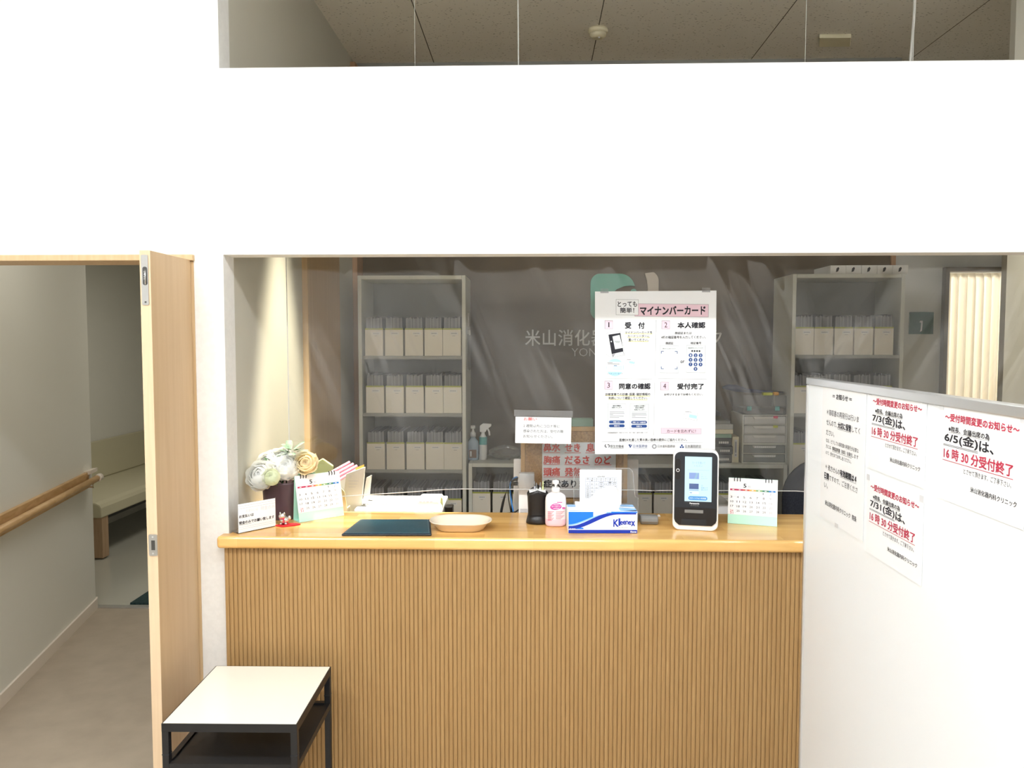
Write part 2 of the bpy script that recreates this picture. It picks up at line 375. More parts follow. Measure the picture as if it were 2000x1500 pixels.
struct(b.build('trim_6', M['frame_brown']), 'dark frame round the curtained opening', 'trim')
# rooms round it
struct(bx(-4.2, 3.3, -3.1, 2.6, -.1, 0).build('floor', M['vinyl']), 'beige vinyl floor of the waiting room', 'floor')
struct(bx(-4.2, -1.14, 2.6, 4.745, -.1, 0).build('floor_corridor', M['vinyl']), 'beige vinyl floor of the corridor beyond the doorway', 'floor')
struct(bx(-1.14, 3.3, 2.6, 6.6, -.1, 0).build('floor_inner', M['vinyl']), 'floor inside the reception', 'floor')
struct(bx(-6.0, -1.14, 4.745, 11, -.1, .0).build('floor_far', M['gloss_floor']), 'glossy pale floor of the room past the corridor', 'floor')
struct(bx(-2.8, -1.14, 4.72, 4.76, 0, .008).build('trim_7', M['alu']), 'grey metal threshold strip between the two floors', 'trim')
struct(bx(-3.1, 3.3, -3.1, YF, H, H+.1).build('ceiling', M['ceil_w']), 'white ceiling of the waiting room', 'ceiling')
struct(bx(-1.14, 3.3, YF, 4.7, H, H+.1).build('ceiling_inner', M['tile']), 'grey pitted mineral fibre ceiling boards above the reception', 'ceiling')
struct(bx(-6.0, -1.14, 2.65, 11, 2.55, 2.65).build('ceiling_corridor', M['corr']), 'plain ceiling of the corridor', 'ceiling')
struct(bx(-3.1, -3.0, -3.1, 2.65, 0, H).build('wall_left', M['wall']), 'white left wall of the waiting room')
struct(bx(3.2, 3.3, -3.1, 4.7, 0, H).build('wall_right', M['wall']), 'white right wall of the waiting room')
struct(bx(-3.1, 3.3, -3.2, -3.1, 0, H).build('wall_rear', M['wall']), 'white wall behind the waiting room')
# corridor
cl = MB().prism([(-2.30,2.65),(-2.783,4.72),(-2.80,4.74),(-2.95,4.74),(-2.95,2.65)], 0, 2.55, 'z').build('wall_corridor_left', M['corr'])
struct(cl, 'plain pale grey corridor wall carrying the wooden handrail')
struct(MB().prism([(-2.30,2.66),(-2.783,4.72),(-2.795,4.745),(-2.786,4.747),(-2.770,4.72),(-2.288,2.66)], 0, .065, 'z').build('baseboard_corridor_left', M['base']), 'beige vinyl baseboard along the corridor wall', 'baseboard')
struct(bx(-4.05, -3.95, 4.0, 11, 0, 2.6).build('wall_far_left', M['corr']), 'shaded wall behind the bench in the far room')
struct(bx(-6.0, -1.1, 10.9, 11, 0, 2.6).build('wall_far_back', M['corr']), 'end wall of the far room')
struct(bx(-1.14, -1.04, 4.66, 11, 0, 2.6).build('wall_far_right', M['corr']), 'right wall of the far room')
struct(bx(-6.0, -2.95, 3.9, 4.0, 0, 2.6).build('wall_far_front', M['corr']), 'near wall of the far room')
# lintel of the doorway
b = MB(); b.box(-2.32, -1.137, 2.545, 2.70, 1.9665, 1.9865); b.box(-2.32, -2.28, 2.545, 2.70, 0, 1.9665); b.box(-1.183, -1.141, 2.560, 2.70, 0, 1.966)
struct(b.build('trim_1', M['oak'], bevel=.002), 'light wooden casing across the top of the open doorway', 'trim')
# room behind the curtain
b = MB(); b.box(2.0, 2.1, 4.66, 6.5, 0, 2.6); b.box(2.0, 4.2, 6.5, 6.6, 0, 2.6); b.box(4.1, 4.2, 4.66, 6.5, 0, 2.6); b.box(2.0, 4.2, 4.66, 6.6, 2.6, 2.7)
struct(b.build('wall_beyond_curtain', M['corr']), 'small lit room beyond the curtain')

# door leaf folded open toward the camera
dl = struct(bx(-1.181, -1.15, 2.287, 2.557, .008, 1.9695).build('door_1', M['maple'], bevel=.001), 'narrow light maple door leaf standing open beside the doorway', 'door')
bx(-1.1815, -1.1495, 2.2845, 2.287, .008, 1.9695).build('edge_band', M['maple_edge'], dl)
fb = MB(); p = [(-1.166+a, 1.881+c) for a, c in rrect(.021, .150, .0045)]; fb.prism(p, 2.282, 2.2848, 'y')
fbo = fb.build('flush_bolt', M['steel'], dl)
q = [(-1.165+a, 1.893+c) for a, c in rrect(.014, .055, .006)]; MB().prism(q, 2.2812, 2.2822, 'y').build('bolt_recess', M['dark_steel'], fbo)
lv = MB()
for i in range(4): lv.box(-1.167, -1.161, 2.2785, 2.2815, 1.882+i*.007, 1.886+i*.007)
lv.tube([(-1.163,2.280,1.868),(-1.163,2.280,1.912)], .0025); lv.build('bolt_lever', M['steel'], fbo)
MB().disc(-1.165, 1.815, .0032, 2.2814, n=12).build('screw', M['dark_steel'], fbo)
sp = MB(); p = [(-1.1625+a, 1.0755+c) for a, c in rrect(.026, .066, .004)]; sp.prism(p, 2.282, 2.2848, 'y'); spo = sp.build('strike_plate', M['steel'], dl)
bx(-1.1675, -1.1565, 2.2812, 2.2822, 1.0605, 1.0905).build('latch_hole', M['dark_steel'], spo)
for zz in (1.050, 1.101): MB().disc(-1.163, zz, .003, 2.2816, n=12).build('screw', M['alu'], spo)

# handrail on the corridor wall (wall runs from (-2.30,2.65) to (-2.783,4.72))
wx = lambda y, off=0: -2.30 - .2333*(y-2.65) + off*.974
wn = lambda y, off: (-2.30 - .2333*(y-2.65) + off*.974, y + off*.2274)
hr = thing('handrail', 'wooden handrail on brackets along the corridor wall', 'handrail', (0,0,0))
bk = MB(); pl = []
for y in (2.72, 4.60):
    a = wn(y, .0); c = wn(y, .022); pl.append([(a[0],a[1],.795),(c[0],c[1],.795),(c[0],c[1],.893),(a[0],a[1],.893)])
bk.loft(pl, smooth=False); bk.build('backing_board', M['rail'], hr, bevel=.003)
for zz, off in ((.846,.056),): MB().tube([(*wn(y, off), zz) for y in (2.72, 3.4, 4.0, 4.66)], .019, 12).build('rail', M['rail'], hr)
for y in (3.2, 4.56):
    t = MB(); a = wn(y, .02); c = wn(y, .056); t.tube([(a[0],a[1],.812),(c[0],c[1],.806),(c[0],c[1],.832)], .007); t.build('bracket', M['maple_edge'], hr)
a = wn(4.63, .056); c = wn(4.69, .056); MB().tube([(*a,.846),(*c,.846)], .023, 14).build('end_cap', M['base'], hr)
a = wn(4.60, .0); c = wn(4.68, .04); MB().loft([[(*wn(y,0),.872),(*wn(y,.04),.882),(*wn(y,.04),.904),(*wn(y,0),.898)] for y in (4.58,4.70)], smooth=False).build('top_cap', M['base'], hr)

# bench in the far room
be = thing('bench', 'long cream upholstered bench with wooden legs against the far wall', 'bench', (-3.63, 5.76, 0))
MB().prism([(-.31,.33),(.30,.33),(.30,.41),(.285,.435),(.25,.45),(-.31,.47)], 0, 4.2, 'y').build('seat', M['cream_vinyl'], be, bevel=.012)
MB().prism([(-.315,.47),(-.25,.47),(-.285,.80),(-.315,.80)], 0, 4.2, 'y').build('backrest', M['cream_vinyl'], be, bevel=.01)
bx(-.29,.22,.05,4.15,.28,.33).build('base_rail', M['grey_dk'], be)
for yy in (.02, 4.08): 
    for xx in (.20, -.29): bx(xx, xx+.09, yy, yy+.09, .012, .33).build('leg', M['bench_wood'], be, bevel=.004)
dm = tag(bx(-2.60, -1.5, 4.79, 6.3, .0, .012).build('doormat', M['mat']), 'dark teal doormat on the glossy floor past the corridor', 'mat')

# ------------------------------------------------------------------ ceiling fixtures over the reception
sd = thing('smoke_detector', 'round beige smoke detector on the pitted ceiling', 'smoke detector', (.327, 4.06, H))
MB().lathe([(.050,0),(.052,-.012),(.047,-.02),(.044,-.022)], 28).build('base_ring', M['cream_plastic'], sd)
MB().lathe([(.042,-.02),(.042,-.034),(.034,-.043),(.02,-.047)], 28).build('cover', M['cream_plastic'], sd)
MB().ball((.004,-.016,-.047), .006, n=10, k=6).build('sensor_lens', M['white_plastic'], sd)
tag(MB().prism([(1.49,4.16),(1.535,4.285),(1.70,4.285),(1.655,4.16)], H-.02, H, 'z').build('ceiling_sensor', M['cream_plastic'], bevel=.003), 'flat beige sensor box on the ceiling right of the smoke detector', 'sensor')

# ------------------------------------------------------------------ reception counter
rc = thing('reception_counter', 'reception counter front of narrow vertical half-round wooden slats', 'counter', (-1.045, 2.528, 0))
W = 2.99; n = 205; pitch = W/n
b = MB(); prof = []
for i in range(n):
    for t in range(6):
        a = pi*t/5; prof.append((i*pitch + pitch*.5 - pitch*.5*cos(a)*.97, -.0045*sin(a)**.55 + .003))
prof += [(W, .03), (0, .03)]
b.prism(prof, .02, 1.0035, 'z', smooth=False); b.build('slatted_front', M['slat'], rc)
bx(.007, W, .031, .10, 0, 1.0035).build('carcass', M['slat'], rc)
wt = tag(MB().prism([(-1.062,2.505),(1.95,2.505),(1.95,2.905),(-1.039,2.905),(-1.039,2.5595),(-1.062,2.5595)], 1.004, 1.045, 'z').build('worktop', M['worktop'], bevel=.011, seg=4), 'long glossy laminated wood worktop on the reception counter', 'worktop')
sd_ = thing('staff_desk', 'pale desk on the staff side behind the counter', 'desk', (0, 2.91, 0))
bx(-1.0, 1.15, .0, .40, .90, .93).build('desktop', M['desk'], sd_)
for xx in (-.98, .1, 1.12): bx(xx, xx+.025, .01, .39, 0, .90).build('side_panel', M['desk'], sd_)
# ------------------------------------------------------------------ file racks at the back of the reception
ORD = ['first', 'second', 'third', 'fourth', 'fifth', 'sixth', 'seventh', 'eighth', 'ninth', 'tenth', 'eleventh', 'twelfth', 'thirteenth', 'fourteenth', 'fifteenth']
def rack(name, label, x0, x1, y0, z1, boards, cat='rack'):
    t = thing(name, label, cat, (x0, y0, 0)); w = x1-x0; d = .325 if y0 + .325 < 4.545 else 4.54-y0
    for a in (0, w-.020): bx(a, a+.020, 0, d, 0, z1).build('side_panel', M['shelf'], t, bevel=.002)
    bx(.0205, w-.0205, 0, d-.002, z1-.021, z1).build('top_panel', M['shelf'], t, bevel=.002)
    bx(.0205, w-.0205, d-.012, d-.004, .05, z1-.022).build('back_panel', M['shelf_in'], t)
    for z in boards: bx(.021, w-.021, .004, d-.013, z-.018, z).build('shelf_board', M['shelf_in'], t)
    return t
rack('file_rack', 'tall grey rack of file boxes left on the rear wall, its highest compartment empty', -.948, -.3665, 4.12, 2.048, (1.617,1.307,.999,.692,.38,.08))
rack('file_rack', 'tall grey rack of file boxes at the right, with white boxes lying on top', 1.366, 1.952, 4.12, 2.0505, (1.623,1.311,1.003,.692,.38,.08))
rack('low_rack', 'low grey rack of file boxes running between the two tall racks', -.354, 1.357, 4.12, 1.036, (.729,.40,.08), 'rack')

def file_box(seed):
    rr = random.Random(seed); t = thing('file_box', '', 'file box', (0,0,0)); w = .0975
    c = MB()
    c.box(0, w, 0, .003, 0, .140); c.box(0, .003, .003, .25, 0, .140); c.box(w-.003, w, .003, .25, 0, .140); c.box(.003, w-.003, .003, .25, 0, .003); c.box(.003, w-.003, .247, .25, .003, .14)
    c.build('case', M['filebox'], t)
    c = MB(); c.box(0, w, -.0006, .003, .1402, .148); c.build('edge_strip', M['olive'], t)
    x = w*rr.uniform(.30,.42); lw = rr.uniform(.036,.046)
    c = MB(); c.rect(x, x+lw, .112, .128, -.0008, 0)
    for k in range(5): c.rect(x+.006+k*(lw-.012)/5, x+.006+k*(lw-.012)/5+.0042, .118, .1225, -.0012, 1)
    if rr.random() < .5: c.rect(x+.012, x+lw-.016, .106, .108, -.0012, 1)
    c.build('label_sticker', [M['paper2'], M['inkgrey']], t)
    p = [(.005, .004)]; n = 26; q = []
    for k in range(n):
        a = .005 + (w-.010)*k/n; e = .005 + (w-.010)*(k+1)/n; h = .205 + rr.uniform(-.005,.005) + (.009 if rr.random() < .12 else 0)
        q += [(a, h), (e-.0003, h-.001)]
    p = [(.005,.004)] + q + [(w-.005,.004)]
    MB().prism(p, .006, .24, 'y').build('chart_folders', M['folders'], t)
    return t
protos = [file_box(s) for s in range(4)]; used = [False]*4; cnt = 0
def place_box(x, z, label, group, dy=0.0, w=1.0):
    global cnt
    k = cnt % 4; cnt += 1
    t = protos[k] if not used[k] else copy_thing(protos[k]); used[k] = True
    t.location = (x, 4.126+dy, z+.0006); t.scale = (w, 1, 1); t['label'] = label; t['group'] = group
rows = ['highest', 'second highest', 'third highest', 'lowest visible']
for r, z in enumerate((1.617, 1.307, .999, .692)):
    for k, x in enumerate((-.9115, -.8035, -.6955, -.590, -.4905)):
        place_box(x + (r*.0018 if r < 3 else 0), z, 'beige file box, %s from the left in the %s row of the left rack' % (ORD[k], rows[r]), 'file boxes in the left rack', random.uniform(0,.006), 1.0)
for r, z in enumerate((1.623, 1.311, 1.003)):
    for k, x in enumerate((1.388, 1.4875, 1.594, 1.697, 1.803)):
        if r == 2 and k > 0: continue
        place_box(x, z, ('beige file box, %s from the left in the %s row of the right rack' % (ORD[k], rows[r])) if r < 2 else 'beige file box at the left end of the third row of the right rack', 'file boxes in the right rack', random.uniform(0,.006))
nth = {0:'at the left end of the low rack, beside the tall left rack', 1:'second from the left in the low rack, behind the black cable', 2:'third from the left in the low rack, behind the white monitor',
       8:'in the low rack just right of the corkboard', 9:'in the low rack left of the card reader', 10:'in the low rack behind the card reader', 12:'in the low rack between card reader and mint calendar', 14:'at the right end of the low rack behind the calendar'}
for k, s in nth.items(): place_box(-.3335 + .1092*k, .729, 'beige file box ' + s, 'file boxes in the low rack', random.uniform(0,.006))

for k in range(5):
    x = 1.568 + .0815*k
    t = thing('carton', 'flat white carton on the right rack, %s from the left in its row' % ORD[k], 'box', (x, 4.14, 2.0512), 0, 'white cartons on top of the right rack')
    bx(0, .0805, 0, .24, 0, .046).build('carton_body', M['paper2'], t, bevel=.002)
    c = MB(); c.poly([(.028,.010),(.040,.014),(.046,.030),(.041,.037),(.031,.030)], -.0008, 0); c.build('printed_mark', M['ink'], t)
    bx(.03, .05, .06, .10, .046, .049).build('yellow_tab', M['ink_yellow'], t)

# ------------------------------------------------------------------ sign and marks on the back wall
YS = 4.545
cs = thing('clinic_sign', 'metal clinic name and green rounded emblem mounted on the brown panel', 'sign', (0, YS-.0005, 0))
name_chars = list('米山消化器内科クリニック')
x0s = -.0549; pit = (1.1115 + .0549)/12
for i, ch in enumerate(name_chars):
    s = pit*.97; vv, ff = solid_letter(ch, .055, .008)
    m = MB(); m.add([(x0s + i*pit + p[0]*s, -.0062 - p[2]*s, 1.6695 + (p[1]+.08)*s*1.08) for p in vv], ff)
    m.build('letter', M['metal_letter'], cs, (0, -.001, 0))
m = MB(); m.text('YONEYAMA', .221, .60, 1.607, 1.655, -.004, 0, -.012); m.build('small_lettering', M['metal_letter'], cs)
def arc(cx, cz, r, a0, a1, n=12): return [(cx+r*cos(R(a0+(a1-a0)*i/n)), cz+r*sin(R(a0+(a1-a0)*i/n))) for i in range(n+1)]
# green leaf shaped quarter: rounded square with a round bite, tip to the right
g = []
L0, R0, T0, B0 = .330, .585, 2.090, 1.846
g += arc(L0+.055, T0-.055, .055, 180, 90, 8) + arc(R0-.085, T0-.09, .09, 90, 10, 8)
g += [(R0, 2.018)] + [(R0-.02, 2.020), (R0-.06, 2.016), (R0-.10, 2.000), (R0-.135, 1.970), (R0-.155, 1.93), (R0-.165, 1.87), (R0-.17, 1.82)]
g += [(L0+.055, 1.82)] + arc(L0+.055, 1.875, .055, 250, 180, 6)
MB().prism(g, -.014, -.001, 'y').build('green_emblem', M['logo_green'], cs, bevel=.003)
MB().prism(arc(.582, 1.985, .017, 0, 352, 20), -.012, -.001, 'y').build('emblem_dot', M['logo_green'], cs)
g = [(.645,2.092)] + arc(.665, 2.045, .062, 60, 0, 8) + [(.727,1.98),(.722,1.92),(.700,1.87),(.640,1.83),(.618,1.84),(.645,1.88),(.660,1.94),(.664,2.0),(.658,2.05)]
MB().prism(g, -.014, -.001, 'y').build('beige_emblem', M['logo_beige'], cs, bevel=.003)

gs = thing('safety_sign', 'small square dark green sign on the grey wall left of the curtain', 'sign', (2.187, 4.552, 1.737))
bx(0, .137, 0, .008, 0, .128).build('plate', M['green_sign'], gs)
c = MB(); c.poly([(.060,.012),(.072,.020),(.075,.078),(.060,.078),(.056,.068),(.066,.066),(.064,.03)], -.0008); c.build('white_mark', M['inkfaint'], gs)

# curtain in the opening at the right
n = 90; r0 = []; 
def cy(i): return 4.605 + .022*sin(i*.62) + .009*sin(i*1.37+1)
cv = MB(); rings = []
for z in (.06, .8, 1.5, 2.04, 2.094):
    rings.append([(2.394 + .42*i/n, cy(i)*(1) if z < 2.05 else 4.60+.3*(cy(i)-4.605), z) for i in range(n+1)])
cv.loft(rings, closed=False, cap0=False, cap1=False)
tag(cv.build('curtain', M['curtain']), 'sheer cream curtain glowing from the lit room behind it', 'curtain')

# ------------------------------------------------------------------ things standing on the low rack
ZL = 1.0366
t = thing('sanitizer_bottle', 'pale blue sanitizer pump bottle with a brown label on the low rack', 'bottle', (-.338, 4.24, ZL))
MB().lathe([(.028,0),(.031,.006),(.031,.085),(.028,.105),(.014,.122),(.013,.13)], 20, sy=.8).build('bottle_body', M['blue_bottle'], t)
MB().lathe([(.0155,.13),(.0155,.15),(.008,.16),(.006,.175)], 16).build('cap', M['white_plastic'], t)
c = MB(); c.box(-.012,.012,-.012,.010,.175,.192); c.box(-.006,.006,-.04,-.012,.178,.190); c.build('pump_head', M['white_plastic'], t, bevel=.003)
c = MB(); c.rect(-.02, .02, .015, .06, -.0262, 0); c.rect(-.015, -.006, .022, .052, -.0268, 1); c.build('label', [M['brown_label'], M['paper2']], t)
t = thing('spray_bottle', 'slim white trigger spray bottle beside the sanitizer bottle', 'bottle', (-.283, 4.25, ZL))
MB().lathe([(.020,0),(.022,.005),(.022,.10),(.018,.128),(.010,.145),(.010,.155)], 18).build('bottle_body', M['white_plastic'], t)
MB().lathe([(.0225,.085),(.0225,.128)], 18, cap0=False, cap1=False).build('teal_band', M['teal_clip'], t)
c = MB(); c.prism([(-.018,.155),(.014,.155),(.022,.17),(.046,.188),(.046,.200),(.0,.203),(-.018,.19)], -.010, .010, 'y'); c.build('spray_head', M['white_plastic'], t, bevel=.003)
c = MB(); c.tube([(.024,0,.178),(.034,0,.155),(.036,0,.135)], .005); c.build('trigger', M['white_plastic'], t)
# crumpled clear bag
rng = random.Random(3); c = MB(); rings = []
for a in range(9):
    th = pi*a/8; rr = []
    for i in range(22):
        ph = 2*pi*i/22; k = 1 + rng.uniform(-.16,.16)
        rr.append((.095*sin(th)*cos(ph)*k, .07*sin(th)*sin(ph)*k, max(.0, .038 - .038*cos(th)*(1+rng.uniform(-.15,.15)))))
    rings.append(rr)
c.loft(rings, smooth=True); tag(c.build('plastic_bag', M['clearbox'], loc=(-.155, 4.26, ZL)), 'crumpled clear plastic bag lying on the low rack', 'bag')
# flat stack of binders and cases
zz = ZL
specs = [('binder', 'black flat binder at the bottom of the stack on the low rack', M['grey_dk'], .046, .0, True), ('binder', 'black flat binder second from the bottom of the stack', M['grey_dk'], .045, .004, True),
         ('binder', 'black flat binder topmost of the three in the stack', M['grey_dk'], .044, -.003, True), ('folder', 'pale green folder lying on the black binders', M['green_card'], .022, -.004, False),
         ('folder', 'yellowish folder lying on the pale green one', M['cream_plastic'], .026, .004, False), ('document_case', 'grey document case lying on the yellowish folder', M['grey_lt'], .028, .003, False),
         ('document_case', 'light grey document case on top of the stack', M['shelf_in'], .020, -.012, False)]
for nm, lb, mt, hh, dx, txt in specs:
    t = thing(nm, lb, 'binder' if nm == 'binder' else 'folder', (.84+dx, 4.17, zz), 0, 'flat binders and folders stacked on the low rack')
    bx(0, .235, 0, .25, 0.0005, hh-.0005).build('cover', mt, t, bevel=.003)
    if txt:
        c = MB()
        for k in range(5): c.rect(.165+k*.011, .174+k*.011, .014, .026, -.0008)
        c.build('title_lettering', M['paper2'], t)
    zz += hh
t = thing('upright_file', 'beige upright lever file with a white spine label beside the drawers', 'file', (1.0765, 4.18, ZL))
bx(0, .037, 0, .27, 0, .142).build('file_cover', M['cream_plastic'], t, bevel=.002)
c = MB(); c.rect(.012, .028, .03, .125, -.0008, 0); c.rect(.017, .023, .055, .115, -.0012, 1); c.rect(.017,.023,.038,.046,-.0012,1); c.build('spine_label', [M['paper2'], M['inkgrey']], t)
# dark case leaning behind
tag(MB().prism([(0,0),(.07,0),(.055,.25),(.02,.27),(.0,.2)], 0, .1, 'y').build('shoulder_bag', M['grey_dk'], loc=(1.02, 4.43, ZL), bevel=.01), 'dark grey bag standing behind the upright lever file', 'bag')
# desktop drawer units
def drawer_unit(loc, label, cols, heights, w=.238):
    t = thing('drawer_unit', label, 'drawers', loc); z = .006; H_ = sum(heights) + .006*(len(heights)+1)
    c = MB(); c.box(0,.006,0,.24,0,H_); c.box(w-.006,w,0,.24,0,H_); c.box(.006,w-.006,.234,.24,0,H_); c.box(.006,w-.006,0,.234,0,.005); c.box(.006,w-.006,0,.234,H_-.005,H_)
    for k in range(len(heights)-1):
        zz_ = sum(heights[:k+1]) + .006*(k+1); c.box(.006, w-.006, .002, .234, zz_+.001, zz_+.005)
    c.build('casing', M['shelf'], t)
    for k, (h, mt) in enumerate(zip(heights, cols)):
        d = bx(.008, w-.008, .003, .22, z, z+h-.002).build('drawer', mt, t, bevel=.002)
        g_ = MB(); g_.prism([(w*.22,z+h-.002),(w*.26,z+h-.016),(w*.72,z+h-.016),(w*.76,z+h-.002)], -.005, .0028, 'y'); g_.build('handle', M['paper2'] if mt is not M['drawer_dk'] else M['grey_lt'], d)
        if mt is M['drawer_dk']:
            l_ = MB()
            for q in range(11): l_.rect(w*.27+q*.0105, w*.27+q*.0105+.008, z+h-.014, z+h-.005, -.0058)
            l_.build('drawer_label', M['paper'], d)
        z += h + .006
    return t
t = drawer_unit((1.1262, 4.16, ZL), 'two smoky grey drawers in the lower casing on the low rack', [M['drawer_dk']]*2, [.0435,.0435])
t2 = drawer_unit((1.1262, 4.16, ZL+.1055), 'three milky white drawers stacked on the smoky grey drawers', [M['drawer_lt']]*3, [.0445]*3)
for z, mt in ((.1395, M['tag_pink']), (.0885, M['tag_lime'])): 
    bx(.162, .186, -.0065, -.0052, z, z+.013).build('colour_tag', mt, t2)
zc = ZL+.1055+.1578
t = thing('clear_case', 'smoky clear case with two teal latches on top of the white drawers', 'case', (1.1300, 4.17, zc))
bx(0, .232, 0, .22, 0, .105).build('case_body', M['clearbox'], t, bevel=.004)
for x in (.020, .170): bx(x, x+.024, -.006, .0, .022, .045).build('latch', M['teal_clip'], t, bevel=.002)
bx(.02,.22,.02,.19,.003,.03).build('contents', M['grey_dk'], t)
tag(bx(0,.05,0,.03,0,.014).build('marker', M['tag_lime'], loc=(1.235,4.164,zc+.1055)), 'lime green marker lying on the clear case', 'marker')
tag(bx(0,.026,0,.03,0,.017).build('tape_roll', M['tag_orange'], loc=(1.293,4.164,zc+.1055), bevel=.004), 'orange and white tape holder on the clear case', 'tape')
c = MB(); rings = []
for x, r_, z in ((-.10,.006,.028),(-.07,.020,.030),(-.02,.024,.024),(.03,.014,.012),(.12,.010,.006),(.24,.004,.002)):
    rings.append([(x, .03+r_*1.2*cos(2*pi*i/12), z + .002 + r_*.8*sin(2*pi*i/12)) for i in range(12)])
c.loft(rings); tag(c.build('folding_umbrella', M['navy_cloth'], loc=(1.135, 4.21, zc+.112)), 'folded navy umbrella lying across the clear case', 'umbrella')
# clipboard hanging on the left rack
t = thing('clipboard', 'grey clipboard hanging on the side of the left rack', 'clipboard', (-.3655, 4.20, 1.535))
bx(0, .005, 0, .17, 0, .20).build('board', M['shelf_in'], t)
bx(.0, .010, .05, .12, .195, .225).build('hanging_clip', M['shelf'], t, bevel=.002)
tag(bx(-.3655,-.360,4.25,4.27,1.78,1.85).build('wall_hook', M['white_plastic']), 'white hook on the side of the left rack above the clipboard', 'hook')

# office chair behind the counter
t = thing('office_chair', 'slate navy office chair behind the counter, mostly hidden by the white board', 'chair', (1.475, 3.80, 0), R(-8))
sh = []
for yy, s_ in ((.0,.86),(.02,1),(.05,1),(.075,.88)):
    sh.append([(a*s_, yy + .05*(a/.24)**2*0 + .02*((c_+.0)/.3), .80 + c_*s_) for a, c_ in rrect(.46,.62,.20,8)])
MB().loft(sh).build('backrest', M['chair_cloth'], t)
sh = []
for z, s_ in ((.42,.92),(.44,1),(.48,1),(.50,.9)): sh.append([(a*s_, -.20 + c_*s_, z) for a, c_ in rrect(.48,.46,.10,6)])
MB().loft(sh).build('seat', M['chair_cloth'], t)
c = MB(); c.tube([(0,-.2,.08),(0,-.2,.42)], .03, 12); c.tube([(0,-.05,.44),(0,.06,.46),(0,.085,.60)], .018, 8); c.build('post', M['black_metal'], t)
for k in range(5):
    a = 2*pi*k/5; l_ = MB().tube([(0,-.2,.09),(.27*cos(a),-.2+.27*sin(a),.065)], [.022,.014], 8).build('base_arm', M['black_metal'], t)
    MB().ball((.27*cos(a), -.2+.27*sin(a), .028), .027, n=12, k=8).build('caster', M['black_plastic'], l_)
# ------------------------------------------------------------------ on the worktop (top at ZT)
ZT = 1.0456
# payment notice stand
t = thing('payment_sign', 'small clear stand with a payment notice at the left end of the worktop', 'sign', (-1.0018, 2.5435, ZT), R(50.5))
bx(0, .1435, .0, .0025, 0.003, .102).build('acrylic_panel', M['acrylic'], t)
bx(0, .1435, 0, .055, 0, .0025).build('acrylic_foot', M['acrylic'], t)
c = MB(); c.box(.001, .1425, -.0008, -.0002, .002, .100, 0)
c.text('お支払いは', .004, .058, .052, .0625, -.0014, 1, .02); c.text('現金のみでお願い致します', .003, .137, .030, .041, -.0014, 1, .02)
c.rect(.003, .049, .0275, .0282, -.0014, 1)
for z in (.0135,.020,.084,.092): c.rect(0.001, .142, z, z+.0006, -.0014, 2)
c.text('お支払いは', .03, .075, .068, .079, -.0012, 3); c.text('現金のみ', .085, .14, .066, .080, -.0012, 3)
c.build('notice_sheet', [M['paper'], M['ink'], M['inkgrey'], M['inkfaint']], t)

# vase and flowers
vs = thing('vase', 'dark plum ceramic vase holding the white flowers', 'vase', (-.934, 2.785, ZT))
MB().loft([[(s_*a, s_*.85*b_, z) for a, b_ in rrect(.118,.118,.042,6)] for z, s_ in ((0,.93),(.004,.97),(.06,1.0),(.130,1.06),(.137,1.07),(.137,.99),(.06,.92))]).build('vase_body', M['plum'], vs)
def petal(mb, az, e0, e1, L, W, base, m=0, curl=0.0, nv=6, nu=6, ruf=0.0, rg=random):
    # leaf leaving a small ring, elevation e0 at its root to e1 at its tip (degrees)
    pts = []; r, z = base
    for a in range(nv+1):
        v_ = a/nv; w = W*(.42 + .58*sin(pi*min(1, .12+.62*v_)))*(1 if v_ < .85 else .82)
        row = []
        for b_ in range(nu+1):
            u_ = -1 + 2*b_/nu; k = u_*u_
            rr = r - curl*w*k; lat = u_*w*(1-.12*k)
            row.append((rr*cos(az) - lat*sin(az), rr*sin(az) + lat*cos(az), z - .10*w*k*v_))
        pts.append(row); e = R(e0 + (e1-e0)*v_); r += L/nv*cos(e); z += L/nv*sin(e)
    n = nu+1
    mb.add([p for row in pts for p in row], [(a*n+b_, a*n+b_+1, (a+1)*n+b_+1, (a+1)*n+b_) for a in range(nv) for b_ in range(nu)], m, True)
def shell_petal(mb, az, rad, tip, half, flare, ruf, m, rg, nv=8, nu=8, low=150):
    # cupped petal lying on a ball: from near the stem up to polar angle tip, opening outward at its rim
    ph = rg.uniform(0, 6); pts = []
    for a in range(nv+1):
        v_ = a/nv; th = R(low + (tip-low)*v_); wd = half*(.45+.55*sin(pi*min(1,.1+.62*v_)))
        for b_ in range(nu+1):
            u_ = -1 + 2*b_/nu; dip = 16*u_**4*v_
            t_ = th + R(dip); rr = rad*(1 + flare*v_**4 + ruf*sin(5*u_+ph)*v_**3 + .03*u_)
            p_ = az + R(wd)*u_/max(.55, sin(min(max(t_, .5), 2.6)))
            pts.append((rr*sin(t_)*cos(p_), rr*sin(t_)*sin(p_), rr*cos(t_)*.92))
    n = nu+1
    mb.add(pts, [(a*n+b_, a*n+b_+1, (a+1)*n+b_+1, (a+1)*n+b_) for a in range(nv) for b_ in range(nu)], m, True)
